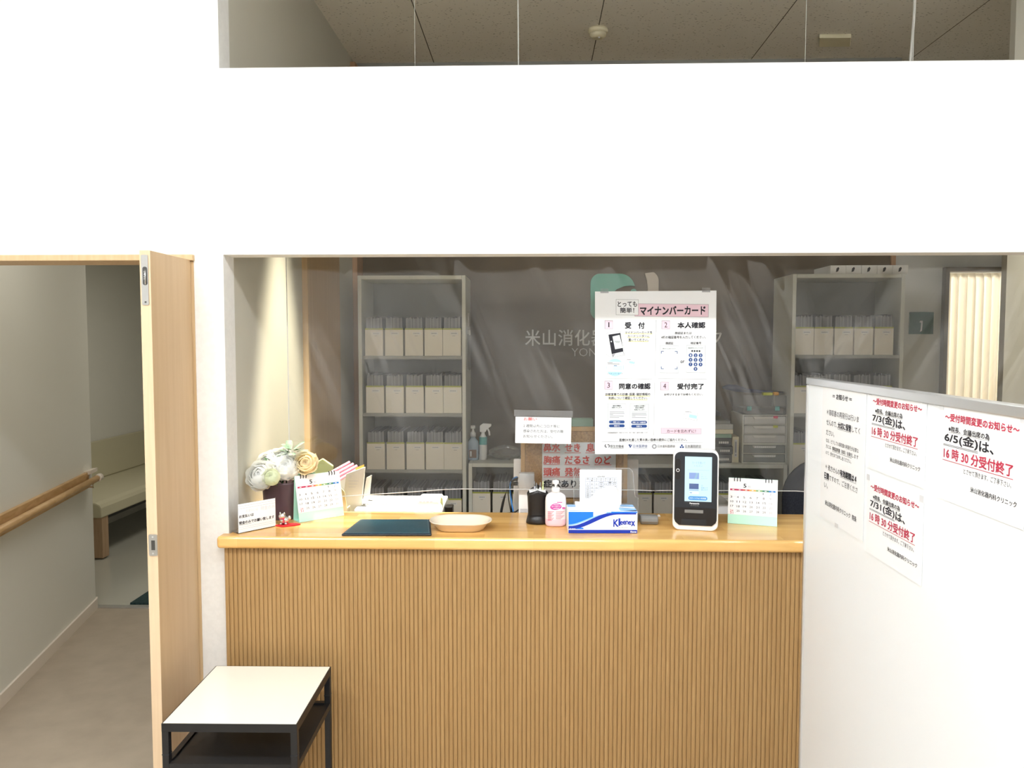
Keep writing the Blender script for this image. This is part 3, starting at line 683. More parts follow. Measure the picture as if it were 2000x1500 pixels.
def bloom(name, label, loc, rad, mats, rot, layers, seed, stem_to):
    rg = random.Random(seed)
    t = thing(name, label, 'flower', loc, 0, 'flowers in the plum vase')
    c = MB()
    for n_, r_, tip, half, fl, ru in layers:
        off = rg.uniform(0, 6)
        for k in range(n_):
            shell_petal(c, off + 2*pi*k/n_ + rg.uniform(-.15,.15), rad*r_*(1+.035*(k % 2))*rg.uniform(.98,1.03), tip + rg.uniform(-6,6), half*rg.uniform(.9,1.1), fl, ru, 0, rg)
    c.build('bloom', mats, t, rot=rot)
    sx, sy, sz = (stem_to[i]-loc[i] + (0, .0, 0)[i] + (rg.uniform(-.035,.035) if i < 2 else 0) for i in range(3))
    MB().tube([(0,0,-rad*.6),(sx*.5,sy*.5,sz*.6),(sx,sy,sz)], .0022, 6).build('stem', M['leaf_d'], t)
    return t
PEONY = [(4,.40,5,60,.1,.06),(5,.55,14,55,.12,.07),(6,.68,24,50,.14,.07),(7,.80,38,46,.16,.06),(8,.90,52,44,.18,.06),(8,.98,68,44,.20,.06),(7,1.0,84,46,.16,.05)]
ROSE = [(2,.18,4,100,.05,.0),(3,.33,10,80,.08,.0),(3,.48,18,75,.10,.0),(4,.62,28,66,.12,.02),(4,.76,40,60,.16,.03),(5,.88,54,54,.22,.03),(5,1.0,70,48,.28,.04)]
BUD = [(3,.5,6,70,.04,.03),(4,.68,16,60,.06,.04),(5,.82,28,50,.08,.05),(5,.92,44,46,.12,.06),(5,1.0,62,46,.16,.06)]
VT = (-.934, 2.785, ZT+.10)
bloom('peony', 'big white peony drooping at the left rim of the plum vase', (-.974,2.70,1.216), .047, [M['petal']], (R(60),R(-14),0), PEONY, 1, VT)
bloom('peony', 'big white peony in the middle front of the vase, left of the cream rose', (-.904,2.762,1.236), .046, [M['petal']], (R(48),R(10),0), PEONY, 2, VT)
bloom('peony', 'white peony at the top of the bunch below the eucalyptus leaves', (-.935,2.785,1.262), .045, [M['petal']], (R(28),R(-8),0), PEONY, 3, VT)
bloom('peony', 'white peony at the upper left of the bunch near the wall', (-.975,2.772,1.252), .040, [M['petal']], (R(40),R(-25),0), PEONY, 8, VT)
bloom('peony_bud', 'small round greenish white bud between the two big peonies', (-.928,2.672,1.216), .029, [M['petal_g']], (R(62),0,0), BUD, 4, VT)
bloom('rose', 'cream coloured rose at the right of the bunch above the calendar', (-.832,2.765,1.252), .036, [M['petal_c']], (R(66),R(16),0), ROSE, 5, VT)
def sprig(name, label, base, tips, mt, L, W, stem=True):
    t = thing(name, label, 'leaves', base, 0, 'greenery in the plum vase'); rg = random.Random(len(label))
    for i, (x, y, z, az, el) in enumerate(tips):
        c = MB(); petal(c, 0, el, el-30, L*rg.uniform(.85,1.15), W, (0,0), 0, -.2, 6, 4, 0, rg)
        c.build('leaf', mt, t, (x, y, z), (0, 0, R(az)))
    sx, sy, sz = (VT[i]-base[i] for i in range(3))
    MB().tube([(sx,sy,sz),(sx*.4,sy*.4,sz*.4),(0,0,0),tips[0][:3]], .0018, 6).build('stem', M['leaf_d'], t)
sprig('eucalyptus_sprig', 'grey green eucalyptus leaves topping the white flowers', (-.895,2.78,1.285),
      [(-.012,0,.008,190,25),(-.01,-.006,.0,205,5),(.0,0,.014,150,40),(.002,-.004,.014,250,30),(.012,0,.016,40,45),(.018,-.002,.012,320,30),(.024,0,.008,10,20),(.01,-.008,.004,285,10),(-.004,.004,.016,110,60)], M['leaf'], .042, .014)
sprig('foliage_sprig', 'dark green leaves among the blooms at the left of the vase', (-.962,2.742,1.262), [(0,0,0,200,30),(.004,0,.004,240,45),(-.004,0,.0,150,50)], M['leaf_d'], .02, .006)
sprig('foliage_sprig', 'dark green leaf between the bud and the right peony', (-.918,2.69,1.228), [(0,0,0,300,10),(.0,0,-.008,330,-10)], M['leaf_d'], .016, .005)

# crystal ornament on a red felt pad
t = tag(MB().prism([(-.035,-.016),(-.005,-.03),(.035,-.012),(.05,.008),(.03,.02),(-.02,.012)], 0, .004, 'z').build('felt_pad', M['red_felt'], loc=(-.878,2.668,ZT), bevel=.0015), 'red felt pad under the silver ornament', 'pad')
t = thing('ornament', 'small silver crystal animal ornament with a red scarf on the red felt pad', 'ornament', (-.884,2.668,ZT+.0045))
c = MB(); c.ball((0,0,.014), (.017,.014,.014)); c.ball((-.006,-.006,.029), (.0125,.011,.0105)); c.ball((.018,.0,.022), (.0055,.005,.009)); 
for x in (-.013, .002): c.lathe([(.0042,0),(.0028,.005),(.0004,.009)], 8, c=(x,-.005,.036))
for x in (-.009,.008): c.ball((x,-.010,.003), (.005,.005,.004), 0, 8, 6)
c.build('body', M['crystal'], t)
c = MB(); c.lathe([(.0105,.020),(.012,.022),(.0105,.0245)], 14, c=(-.005,-.005,0)); c.box(.001,.005,-.018,-.015,.008,.022); c.build('scarf', M['red'], t)
MB().tube([(-.045,-.012,.001),(-.03,-.016,.001),(-.02,-.008,.001)], .002, 6).build('cord', M['gold'], t)

# desk calendars
BAR = [(.50,.03,.10),(.50,.04,.11),(.62,.12,.08),(.78,.42,.10),(.22,.40,.16),(.05,.22,.14),(.03,.22,.60)]
for i, c_ in enumerate(BAR): M['bar%d' % i] = mat('calendar_bar_%s' % ['crimson','rose','vermilion','amber','green','teal','blue'][i], c_, .6)
def calendar(label, loc, rz, w, h):
    t = thing('desk_calendar', label, 'calendar', loc, rz, 'spiral desk calendars on the worktop'); tilt = R(-13)
    st = MB(); a = h*cos(tilt); d = .052
    st.prism([(0,0),(.0008,0),(-h*sin(tilt)+.0008,a),(-h*sin(tilt),a)], 0, w, 'x'); st.prism([(d,0),(d+.0008,0),(-h*sin(tilt)+.0016,a),(-h*sin(tilt)+.0008,a)], 0, w, 'x'); st.prism([(.001,0),(d,0),(d,.0008),(.001,.0008)], 0, w, 'x')
    st.build('stand', M['mint'], t)
    z0 = h*.20; c = MB(); c.box(0, w, -.0012, -.0004, z0, h-.0005, 0)
    y = -.0018; X = lambda u: u*w; Z = lambda v: h - v*(h-z0)       # u across, v down the page
    def tx(s, u0, u1, v0, v1, m=1, bd=.0): c.text(s, X(u0), X(u1), Z(v1), Z(v0), y, m, bd)
    tx('5', .31, .365, .15, .255, 1, .02)
    for v_ in (.205,.235): c.rect(X(.395), X(.46), Z(v_+.012), Z(v_), y, 2)
    for i in range(7): c.rect(X(.035+.132*i), X(.035+.132*(i+1)), Z(.345), Z(.30), y, 4+i); c.rect(X(.035+.132*i+.045), X(.035+.132*i+.085), Z(.331), Z(.315), y-.0003, 0)
    for u0 in (.06,.61,.83):
        for r_ in range(4):
            for q in range(6): c.rect(X(u0+q*.026), X(u0+q*.026+.009), Z(.19+r_*.032+.012), Z(.19+r_*.032), y, 3)
    for i in range(8): c.rect(X(.035+.132*i)-.0001, X(.035+.132*i)+.0001, Z(.97), Z(.345), y, 3)
    for r_ in range(6): c.rect(X(.035), X(.96), Z(.345+.125*r_)-.0001, Z(.345+.125*r_)+.0001, y, 3)
    for dn in range(1, 32):
        k = dn + 4; r_, q = divmod(k, 7); v0 = .37 + .125*r_; u0 = .045 + .132*q; s = str(dn)
        if dn == 31: r_, v0 = 4, .37+.125*4+.06
        m_ = 11 if dn in (24, 31) else 12 if q == 6 else 1
        wd = .026*len(s) + .012
        tx(s, u0, u0 + (wd if s != '1' else .012), v0, v0+.055, m_, .0)
        if q < 6 or dn in (9,16,23,30): c.rect(X(u0+.095), X(u0+.118), Z(v0+.014), Z(v0+.004), y, 3)
        if dn in (3,4,5,6): c.rect(X(u0+.055), X(u0+.09), Z(v0+.018), Z(v0+.010), y, 3)
    c.build('page', [M['paper'],M['ink'],M['inkgrey'],M['inkfaint']] + [M['bar%d' % i] for i in range(7)] + [M['red'], M['inkgrey']], t, rot=(tilt,0,0))
    for u0 in (.12,.18,.24,.76,.82,.88):
        r_ = MB(); r_.tube([(X(u0), -.002+.006*cos(a_)*.5, h-.0045+.007*sin(a_)) for a_ in [2*pi*k/10 for k in range(11)]], .0016, 6); r_.build('spiral_ring', M['spiral'], t, rot=(tilt,0,0))
    return t
calendar('spiral desk calendar on mint stand beside the plum vase', (-.8427,2.7085,ZT), R(41.4), .177, .168)
calendar('spiral desk calendar on mint stand right of the card reader', (.6953,2.745,ZT), R(-17), .168, .163)

# writing mat
t = thing('writing_mat', 'dark teal leather writing mat with pale stitching', 'desk mat', (0,0,ZT))
P4 = [(-.6445,2.524),(-.3424,2.533),(-.3755,2.7452),(-.6300,2.7378)]
def inset(k):
    cx = sum(p[0] for p in P4)/4; cy_ = sum(p[1] for p in P4)/4
    return [(cx+(p[0]-cx)*(1-k*1.0), cy_+(p[1]-cy_)*(1-k*1.45)) for p in P4]
MB().prism(inset(0), 0, .007, 'z').build('edge_binding', M['teal_edge'], t, bevel=.003)
MB().prism(inset(.045), .0065, .0085, 'z').build('leather_panel', M['teal_leather'], t, bevel=.0007)
c = MB(); q = inset(.062)
for i in range(4):
    a, b_ = q[i], q[(i+1) % 4]; n = int(sqrt((a[0]-b_[0])**2+(a[1]-b_[1])**2)/.0055); dx, dy = (b_[0]-a[0])/n, (b_[1]-a[1])/n; ln = sqrt(dx*dx+dy*dy); nx, ny = -dy/ln*.0006, dx/ln*.0006
    for k in range(n):
        x, y = a[0]+dx*k, a[1]+dy*k; c.add([(x-nx,y-ny,.0088),(x+dx*.6-nx,y+dy*.6-ny,.0088),(x+dx*.6+nx,y+dy*.6+ny,.0088),(x+nx,y+ny,.0088)], [(0,1,2,3)])
o = c.build('stitching', M['stitch'], t); o['kind'] = 'stuff'

# money tray
t = thing('coin_tray', 'beige plastic oval coin tray between the writing mat and the pen cup', 'tray', (-.2535, 2.632, ZT))
def ring(w, d, z, n=9): return [(a, b_, z) for a, b_ in rrect(w, d, min(w,d)*.46, n)]
MB().loft([ring(.150,.092,0), ring(.158,.10,.002), ring(.196,.136,.026), ring(.214,.152,.030), ring(.217,.155,.0335), ring(.212,.150,.0345), ring(.198,.137,.030), ring(.160,.10,.0045), ring(.150,.09,.0035)]).build('tray_body', M['beige_plastic'], t)
MB().loft([ring(.150,.090,.0036), ring(.149,.089,.0046)]).build('rubber_liner', M['white_plastic'], t)

# pen cup
t = thing('pen_cup', 'black plastic pen cup with a flared round foot', 'pen holder', (.0135, 2.735, ZT))
n = 36; rings = []
def pc(r, z, arch=0): 
    out = []
    for i in range(n):
        a = 2*pi*i/n; zz_ = z + (arch*(1-abs(cos(a)))**.8 if arch else 0)
        if arch and sin(a) > 0: zz_ = z + arch*1.7*(1-abs(cos(a)))**.7
        out.append((r*cos(a), r*.72*sin(a), zz_))
    return out
rings = [pc(.041,0), pc(.0415,.004), pc(.039,.014), pc(.035,.030), pc(.0345,.05), pc(.0365,.094,.014), pc(.0385,.106,.016), pc(.0355,.106,.016), pc(.033,.05), pc(.031,.012)]
MB().loft(rings).build('cup', M['black_plastic'], t)
rings = []
MB().loft([[( .0405*sx*cos(2*pi*i/24), -.006+.031*sx*sin(2*pi*i/24), z) for i in range(24)] for z, sx in ((.001,1.0),(.008,1.0),(.018,.93),(.027,.78),(.032,.62))]).build('foot_dome', M['black_plastic'], t)
MB().loft([[( .031*sx*cos(2*pi*i/20), .004+.020*sx*sin(2*pi*i/20), z) for i in range(20)] for z, sx in ((.095,.9),(.118,1.0))]).build('inner_liner', M['white_plastic'], t)
for nm, lb, x, y, lean, top, mt in (('pen','clear green pen leaning in the black pen cup',.016,.006,(.004,.0),.150,M['lime']),('pen','white ballpoint pen with a pale clip in the pen cup',.008,-.002,(.002,.003),.146,M['white_plastic']),('pen','grey pen at the back of the pen cup',.0,.006,(-.004,.004),.142,M['grey_lt']),('pen','dark thin pen leaning left in the pen cup',-.004,.008,(-.008,.004),.150,M['inkgrey'])):
    tt = thing(nm, lb, 'pen', (.0135+x, 2.735+y, ZT+.02), 0, 'pens in the black pen cup')
    MB().tube([(0,0,0),(lean[0]*.8,lean[1]*.8,(top-.02)*.85)], .0035, 8).build('barrel', mt, tt)
    MB().tube([(lean[0]*.8,lean[1]*.8,(top-.02)*.85),(lean[0],lean[1],top-.02)], [.003,.0015], 8).build('tip', M['lime'] if mt is M['lime'] else M['grey_plastic'], tt)

# lotion bottle
t = thing('lotion_bottle', 'milky pink lotion pump bottle between pen cup and tissue box', 'bottle', (.0775, 2.697, ZT))
def lr(w, z): return [(a, b_, z) for a, b_ in rrect(.074*w, .050*w, .022*w, 6)]
MB().loft([lr(.86,0), lr(.96,.003), lr(1,.010), lr(1,.026)], cap1=False).build('lower_body', M['bottle_pink'], t)
MB().loft([lr(1,.026), lr(1,.085), lr(.97,.098), lr(.86,.108), lr(.62,.115), lr(.42,.118)], cap0=False).build('bottle_body', M['bottle_white'], t)
MB().lathe([(.0145,.118),(.0145,.134),(.013,.136)], 18).build('collar', M['white_plastic'], t)
c = MB(); c.lathe([(.004,.136),(.004,.147)], 10); c.lathe([(.010,.147),(.012,.150),(.012,.158),(.009,.161)], 16); c.box(-.005,.005,-.034,-.008,.150,.158); c.build('pump_head', M['white_plastic'], t, bevel=.0015)
c = MB(); y = -.0256
c.disc(.001, .072, .019, y, 0, 24, .011); c.disc(-.004,.070,.016,y-.0002,0,20,.010); c.text('ワーカケア', -.015, .017, .0695, .0755, y-.0005, 1, .01); c.rect(-.009,.012,.0645,.0662,y-.0005,1); c.rect(-.008,.010,.078,.0794,y-.0005,1)
c.rect(.004,.022,.0855,.0885,y,0); c.rect(.0225,.033,.064,.070,y,0)
for k in range(9):
    c.rect(-.029, -.006 - (k % 3)*.004, .053-k*.0038, .0545-k*.0038, y, 2); 
    if k < 8: c.rect(.0, .030 - (k*5 % 4)*.004, .054-k*.0038, .0553-k*.0038, y, 2)
c.build('label', [M['magenta'], M['paper'], M['bar1']], t)

# tissue box
t = thing('tissue_box', 'blue and white cardboard tissue box on the worktop', 'tissue box', (.1175, 2.5825, ZT), R(1.2))
Wb, Db, Hb = .2345, .105, .076
bx(0, Wb, 0, Db, 0, Hb).build('carton', M['paper'], t, bevel=.0015)
c = MB(); y = -.0004
def band(f0, f1, u0, u1, m, n=18, yy=y):
    us = [u0+(u1-u0)*i/n for i in range(n+1)]; lo = [f0(u) for u in us]; hi = [f1(u) for u in us]
    vs_ = []
    for u, a, b_ in zip(us, lo, hi): vs_ += [(u*Wb, yy, a*Hb), (u*Wb, yy, b_*Hb)]
    c.add(vs_, [(2*i, 2*i+2, 2*i+3, 2*i+1) for i in range(n)], m)
sm = lambda a, b_, u: (lambda q: q*q*(3-2*q))(max(0, min(1, (u-a)/(b_-a))))
c.rect(.0006, Wb-.0006, .0006, Hb*.16, y, 0)
band(lambda u: .34+.42*sm(0,.5,u), lambda u: .97, .003, .36, 1)                  # bright blue field
band(lambda u: .34+.42*sm(0,.5,u), lambda u: min(.97, .40+.46*sm(0,.52,u)), .003, .55, 2, yy=y-.0003)
band(lambda u: .20+.66*sm(.05,.72,u), lambda u: .33+.60*sm(.02,.62,u), .003, .98, 0, yy=y-.0006)   # cobalt sweep
band(lambda u: .86+.05*sm(.5,1,u), lambda u: .97, .55, .995, 2, yy=y-.0003)
band(lambda u: .90+.04*sm(.5,1,u), lambda u: .985, .62, .995, 1, yy=y-.0006)
band(lambda u: .19, lambda u: .19+.13*(1-sm(0,.42,u)), .003, .22, 1, yy=y-.0003)
# lettering in an arch
word = 'Kleenex'; x = .652*Wb
for i, (ch, wd, hh, dz, b0) in enumerate((('K',.017,.0245,.0,.0),('l',.0045,.024,.004,.0),('e',.0085,.0125,.0065,0),('e',.0085,.0125,.0075,0),('n',.0085,.0125,.0075,0),('e',.0085,.0125,.0065,0),('x',.0125,.0165,.0025,0))):
    c.text(ch, x, x+wd, .0235+dz, .0235+dz+hh, y-.001, 0, .018); x += wd + .0008
c.text('クリネックス', .725*Wb, .855*Wb, .0185, .0225, y-.001, 4, .01); c.rect(.705*Wb,.88*Wb,.0148,.0156,y-.001,5)
c.text('Kleenex', .90*Wb, .985*Wb, .003, .009, y-.001, 3, .02)
c.disc(.026*Wb, .205*Hb, .0022, y-.001, 3, 12)
for k in range(4): c.rect(.045*Wb+k*.0035, .045*Wb+k*.0035+.0028, .19*Hb, .22*Hb, y-.001, 3)
# blue top print
def top(p, m): c.add([(a*Wb, b_*Db, Hb+.0004) for a, b_ in p], [tuple(range(len(p)))], m)
top([(.005,.62),(.25,.62),(.25,.99),(.005,.99)], 2); top([(.75,.05),(.995,.02),(.995,.4),(.75,.55)], 2); top([(.78,.02),(.995,.0),(.995,.16)], 1); top([(.005,.0),(.4,.0),(.2,.05),(.005,.07)], 2); top([(.7,.72),(.995,.60),(.995,.99),(.7,.99)], 2)
c.build('printed_pattern', [M['cobalt'],M['sky'],M['sky2'],M['paper'],M['ink'],M['inkgrey']], t)
# the sheet pulled up out of the slot
rg = random.Random(5); c = MB(); nu, nv = 44, 12; rows_ = []
for a in range(nv+1):
    v_ = a/nv; row = []
    for b_ in range(nu+1):
        u_ = b_/nu
        top_h = .020 + .060*sm(.0,.80,u_)*(1-.30*sm(.80,1.0,u_)); 
        x = .030 + .150*u_ + v_*(.012*(u_-.25)); fold = sin(u_*26+1.5*v_) * .006 + sin(u_*11+2)*.010
        row.append((x, Db*.5 + fold*(.35+.9*v_) + .012*v_, Hb - .004 + top_h*v_ + .002*sin(u_*17)*v_))
    rows_.append(row)
vs_ = [p for r_ in rows_ for p in r_]; n = nu+1
c.add(vs_, [(a*n+b_, a*n+b_+1, (a+1)*n+b_+1, (a+1)*n+b_) for a in range(nv) for b_ in range(nu)], 0, True)
rows_ = []
for a in range(nv+1):                              # front flap folded forward
    v_ = a/nv; row = []
    for b_ in range(nu+1):
        u_ = b_/nu; hgt = .016 + .052*sm(.1,.9,u_)*(1-.35*sm(.82,1,u_))
        row.append((.032+.145*u_+.004*v_, Db*.44 - .026*sin(pi*min(1,v_*.9)) *(.5+.5*u_) + sin(u_*19+v_)*.004*v_, Hb - .004 + hgt*v_))
    rows_.append(row)
vs_ = [p for r_ in rows_ for p in r_]
c.add(vs_, [(a*n+b_, a*n+b_+1, (a+1)*n+b_+1, (a+1)*n+b_) for a in range(nv) for b_ in range(nu)], 0, True)
c.build('pulled_tissue', M['tissue'], t)

# clear stand with the monthly timetable
t = thing('timetable_stand', 'clear acrylic stand with a monthly timetable sheet behind the tissue box', 'sign', (.144, 2.752, ZT))
w = .232; pts = [(.012,0),(.012,.11),(.0,.125),(.0,.183),(.012,.195),(w-.03,.195),(w-.018,.183),(w-.012,.125),(w-.006,.10),(w,.097),(w,.0)]
pan = MB(); pan.prism([(0,0),(w,0),(w,.088),(w-.012,.095),(w-.020,.183),(w-.032,.195),(.012,.195),(0,.183)], .002, .0045, 'y'); pan.build('acrylic_panel', M['acrylic'], t)
bx(.0, w, .0045, .075, 0, .003).build('acrylic_foot', M['acrylic'], t)
e = MB(); e.tube([(w,.001,.0),(w,.001,.088),(w-.012,.001,.095),(w-.020,.001,.183),(w-.032,.001,.195),(.012,.001,.195),(0,.001,.183),(0,.001,.0)], .0011, 6); e.build('polished_edge', M['acrylic_edge'], t)
c = MB(); c.box(.0215, .172, .0002, .0008, .004, .190, 0); y = -.0002
X0, X1, Z1 = .0425, .155, .160; cw = (X1-X0)/7; rh = .0066
c.text('6月の予定', .085, .1115, .1625, .1675, y, 1, .01)
for i in range(8): c.rect(X0+cw*i-.00025, X0+cw*i+.00025, Z1-rh*11, Z1, y, 2)
for k in range(12): c.rect(X0, X1, Z1-rh*k-.00025, Z1-rh*k+.00025, y, 2)
for i, ch in enumerate('日月火水木金土'): c.text(ch, X0+cw*i+.0055, X0+cw*i+.0105, Z1-rh+.001, Z1-.001, y, 1, .01)
for dn in range(1, 31):
    r_, q = divmod(dn, 7); zz_ = Z1 - rh*(2+2*r_) + .0012; s = str(dn); two = len(s) > 1
    c.text(s, X0+cw*q+.0055-(.0015 if two else 0), X0+cw*q+.0085+(.0025 if two else 0), zz_, zz_+.0042, y, 1)
    if q == 0 and r_ > 0: c.text('休診', X0+.0035, X0+.0125, Z1-rh*(3+2*r_)+.0012, Z1-rh*(2+2*r_)-.0014, y, 1)
for q, k in ((3,3),(6,3),(3,5),(6,5),(3,7),(6,7)): c.rect(X0+cw*q+.002, X0+cw*q+.014, Z1-rh*k+.002, Z1-rh*k+.0035, y, 1)
c.rect(X0+cw*5+.002, X0+cw*5+.013, Z1-rh*2.45, Z1-rh*2.2, y, 1); c.rect(X0+cw*5+.003, X0+cw*5+.012, Z1-rh*2.85, Z1-rh*2.6, y, 1)
c.build('timetable_sheet', [M['paper'],M['ink'],M['navy']], t)

# grey wedge
t = tag(MB().prism([(0,0),(.095,0),(.095,.016),(.03,.030),(.006,.030),(-.004,.024),(-.006,.012)], 0, .062, 'x').build('pen_rest', M['grey_plastic'], loc=(.3805,2.715,ZT), rot=(0,0,R(-2)), bevel=.004), 'grey plastic wedge shaped rest right of the tissue box', 'rest')
for x, s_ in ((.400,'left'),(.440,'middle'),(.4655,'right')):
    tag(MB().prism([(-.006,0),(.006,0),(.003,.007),(-.003,.007)], 0, .012, 'y').build('magnet', M['white_plastic'], loc=(x, 2.835, ZT), bevel=.002), 'small white knob behind the grey rest, %s of three' % s_, 'knob', 'white knobs behind the grey rest')

# face and card reader
t = thing('card_reader', 'white and black upright card reader with a lit touch screen', 'card reader', (.556, 2.632, ZT), R(-9.5))
Wr, Hr, Dr = .153, .278, .125
def rr(s_, y, r_=.020, lean=.0): return [(a*s_, y + (c_/Hr+.5)*lean, Hr/2 + c_) for a, c_ in rrect(Wr, Hr, r_, 7)]
# wedge shaped body: deeper at the foot
bd = MB(); out = rrect(Wr, Hr, .022, 7); rings = []
for k, (s_, yy) in enumerate(((.965,.0),(1,.004),(1,.03),(1,.05))): rings.append([(a*s_, yy, Hr/2 + c_*(.985 if s_ < 1 else 1)) for a, c_ in out])
rings.append([(a*.86, .05 + Dr*.62*(1-(c_/Hr+.5))**1.0 + .006, Hr/2 + c_*.965 - .003) for a, c_ in out])
bd.loft(rings).build('housing', M['white_plastic'], t)
c = MB(); c.prism([(a*.936, Hr/2+.008 + c_*.90) for a, c_ in out], -.0022, .002, 'y'); c.build('front_panel', M['charcoal'], t, bevel=.0008)
c = MB(); c.rect(-.037, .053, .102, .257, -.0032, 0)
def tt_(s, x0, x1, z0, z1, m, bd_=0): c.text(s, x0, x1, z0, z1, -.0040, m, bd_)
c.rect(-.037, .053, .102, .150, -.0034, 1) if False else None
tt_('カードを置いて', -.013, .031, .232, .240, 5); tt_('ください', -.006, .022, .222, .229, 5)
c.rect(-.028,.045,.2105,.2112,-.0038,5)
c.rect(-.0225,.0105,.180,.2015,-.0040,3); c.add([(-.006,-.0043,.180),(.001,-.0043,.180),(.0085,-.0043,.2015),(.0015,-.0043,.2015)], [(0,1,2,3)], 5)
tt_('①', .018, .0225, .194, .1985, 5); tt_('カード', .018, .036, .187, .191, 5); tt_('をかざす', .018, .038, .1805, .1845, 5)
c.rect(-.022,.0098,.145,.164,-.0040,4); c.rect(-.022,.0098,.140,.1425,-.0040,3); c.rect(-.021,.010,.128,.136,-.0040,1); c.rect(-.020,-.012,.130,.134,-.0043,5)
tt_('②', .018, .0235, .155, .160, 2); tt_('画面上で', .018, .040, .148, .1525, 2); tt_('選びます', .018, .040, .141, .1455, 2)
c.prism([(.0075+a, .1135+c_) for a, c_ in rrect(.064,.0135,.0066,5)], -.0040, -.0036, 'y', 2); c.text('スマートフォンを利用', -.0205, .0345, .1105, .1165, -.0046, 1, .01)
c.build('screen', [M['scr'],M['scr_w'],M['scr_b'],M['scr_v'],M['scr_n'],M['scr_t']], t)
c = MB(); c.prism([(-.0605+a, .213+c_) for a, c_ in rrect(.0175,.073,.0086,6)], -.0034, -.002, 'y', 0); cw_ = c.build('camera_window', M['black_plastic'], t)
c = MB(); c.prism(arc(-.0605,.2085,.0058,0,350,20), -.0044, -.0034, 'y', 0); c.prism(arc(-.0605,.2085,.0040,0,350,20), -.0050, -.0034, 'y', 1); c.build('camera_ring', [M['white_plastic'], M['black_plastic']], cw_)
c = MB(); c.text('Panasonic', -.0195, .0125, .0925, .0975, -.0030, 0, .02); c.text('XC-STFR1J-MN', -.017, .0105, .086, .0887, -.0030, 1); c.build('maker_lettering', [M['paper'], M['grey_lt']], t)
# card bay
c = MB(); c.prism([(-.0685,.080),(.0685,.080),(.0685,.030),(.055,.0185),(-.055,.0185),(-.0685,.030)], -.0036, -.0022, 'y'); c.build('card_bay', M['black_plastic'], t)
c = MB(); c.box(-.036, .026, -.0050, -.0036, .062, .073); c.build('card_slot', M['grey_plastic'], t)
c = MB(); c.prism([(-.048,.021),(.038,.021),(.036,.040),(-.046,.040)], -.0048, -.0036, 'y'); c.build('card_ledge', M['charcoal'], t)

# ------------------------------------------------------------------ things behind the film on the staff desk
ZD = .9306
# cream stand with folders
t = thing('file_stand', 'cream file stand holding folders beside the left rack', 'file stand', (-.797, 2.925, ZD))
c = MB(); c.prism([(0,0),(.074,0),(.074,.12),(.064,.185),(.050,.20),(.0,.16)], .0, .004, 'y'); c.box(.0,.074,.004,.05,0,.004); c.box(0,.004,.004,.05,0.004,.15); c.box(.070,.074,.004,.05,.004,.12); c.build('stand_body', M['cream_plastic'], t)
for k in range(4):
    tt = thing('clip_folder', 'folder with a pink clip bar behind the cream stand, %s from the left' % ORD[k], 'folder', (-.853+.0150*k, 3.022, ZD), R(-42), 'pink clip folders behind the cream stand')
    c = MB(); a = .213-.0075*k; L_ = .135
    c.prism([(.004,.01),(L_,.01),(L_,a+.050),(.004,a+.003)], .004, .007, 'x'); c.build('folder_cover', M['paper2'], tt)
    c = MB(); c.tube([(.0055,-.003,a-.006),(.0055,.010,a+.010),(.0055,.06,a+.030),(.0055,L_,a+.056)], .0062, 8); c.build('clip_bar', M['pink_plastic'], tt)
t = thing('paper_folder', 'white paper folder leaning at the right of the pink clip folders', 'folder', (-.742, 2.990, ZD), R(-2))
c = MB(); c.prism([(-.03,.005),(.046,.005),(.075,.270),(.0,.242)], 0, .016, 'y'); c.build('folder_cover', M['paper2'], t)
c = MB(); c.text('様', .012, .022, .226, .238, -.0008); 
for k in range(3): c.rect(.01, .05-.006*k, .214-.012*k, .2165-.012*k, -.0008)
c.build('handwriting', M['inkfaint'], t)
MB().prism([(.030,.23),(.064,.23),(.068,.278),(.034,.264)], .017, .022, 'y').build('orange_divider', M['tag_orange'], t)
tag(MB().prism([(0,0),(.03,0),(.055,.225),(.035,.215)], 0, .014, 'y').build('paper_bundle', M['paper2'], loc=(-.712,3.06,ZD)), 'bundle of white papers standing between the white folder and the left rack', 'papers')
tag(MB().prism([(-.05,0),(.06,0),(.075,.255),(.03,.285),(-.045,.24)], 0, .01, 'y').build('clear_file', M['lime'], loc=(-.90,3.12,ZD), rot=(0,0,R(-5)), bevel=.004), 'pale lime clear file standing behind the cream rose', 'folder')
tag(MB().prism([(-.05,0),(.04,0),(.046,.235),(.02,.252),(-.05,.242)], 0, .03, 'y').build('pouch', M['dkgreen'], loc=(-.895,2.97,ZD), bevel=.006), 'dark green pouch behind the rose and the left calendar', 'pouch')
# label printer / register
t = thing('cash_register', 'long white office machine behind the worktop left of the coin tray', 'office machine', (-.700, 2.940, ZD))
MB().prism([(0,.0),(.22,.0),(.22,.100),(.20,.128),(.0,.112)], 0, .345, 'x').build('machine_body', M['white_plastic'], t, bevel=.005)
c = MB(); c.prism([(.212,.10),(.24,.139),(.250,.142),(.325,.142),(.342,.118),(.342,.10)], .02, .17, 'y'); c.build('raised_head', M['white_plastic'], t, bevel=.004)
c = MB(); c.prism([(.25,.143),(.315,.143),(.312,.152),(.254,.152)], .06, .10, 'y'); c.build('paper_slip', M['paper'], t)
c = MB()
for k in range(4): c.rect(.252+k*.014, .263+k*.014, .1385, .1405, .0185)
c.text('CASIO', .012, .045, .073, .081, -.0012); c.build('printed_lettering', M['inkgrey'], t)
bx(.07,.155,-.0012,-.0004,.0745,.080).build('red_stripe', M['ink_pink'], t)
keys = MB()
for k in range(12): keys.box(.02+k*.016, .032+k*.016, .06, .09, .1165, .1225)
keys.build('key_row', M['grey_lt'], t)
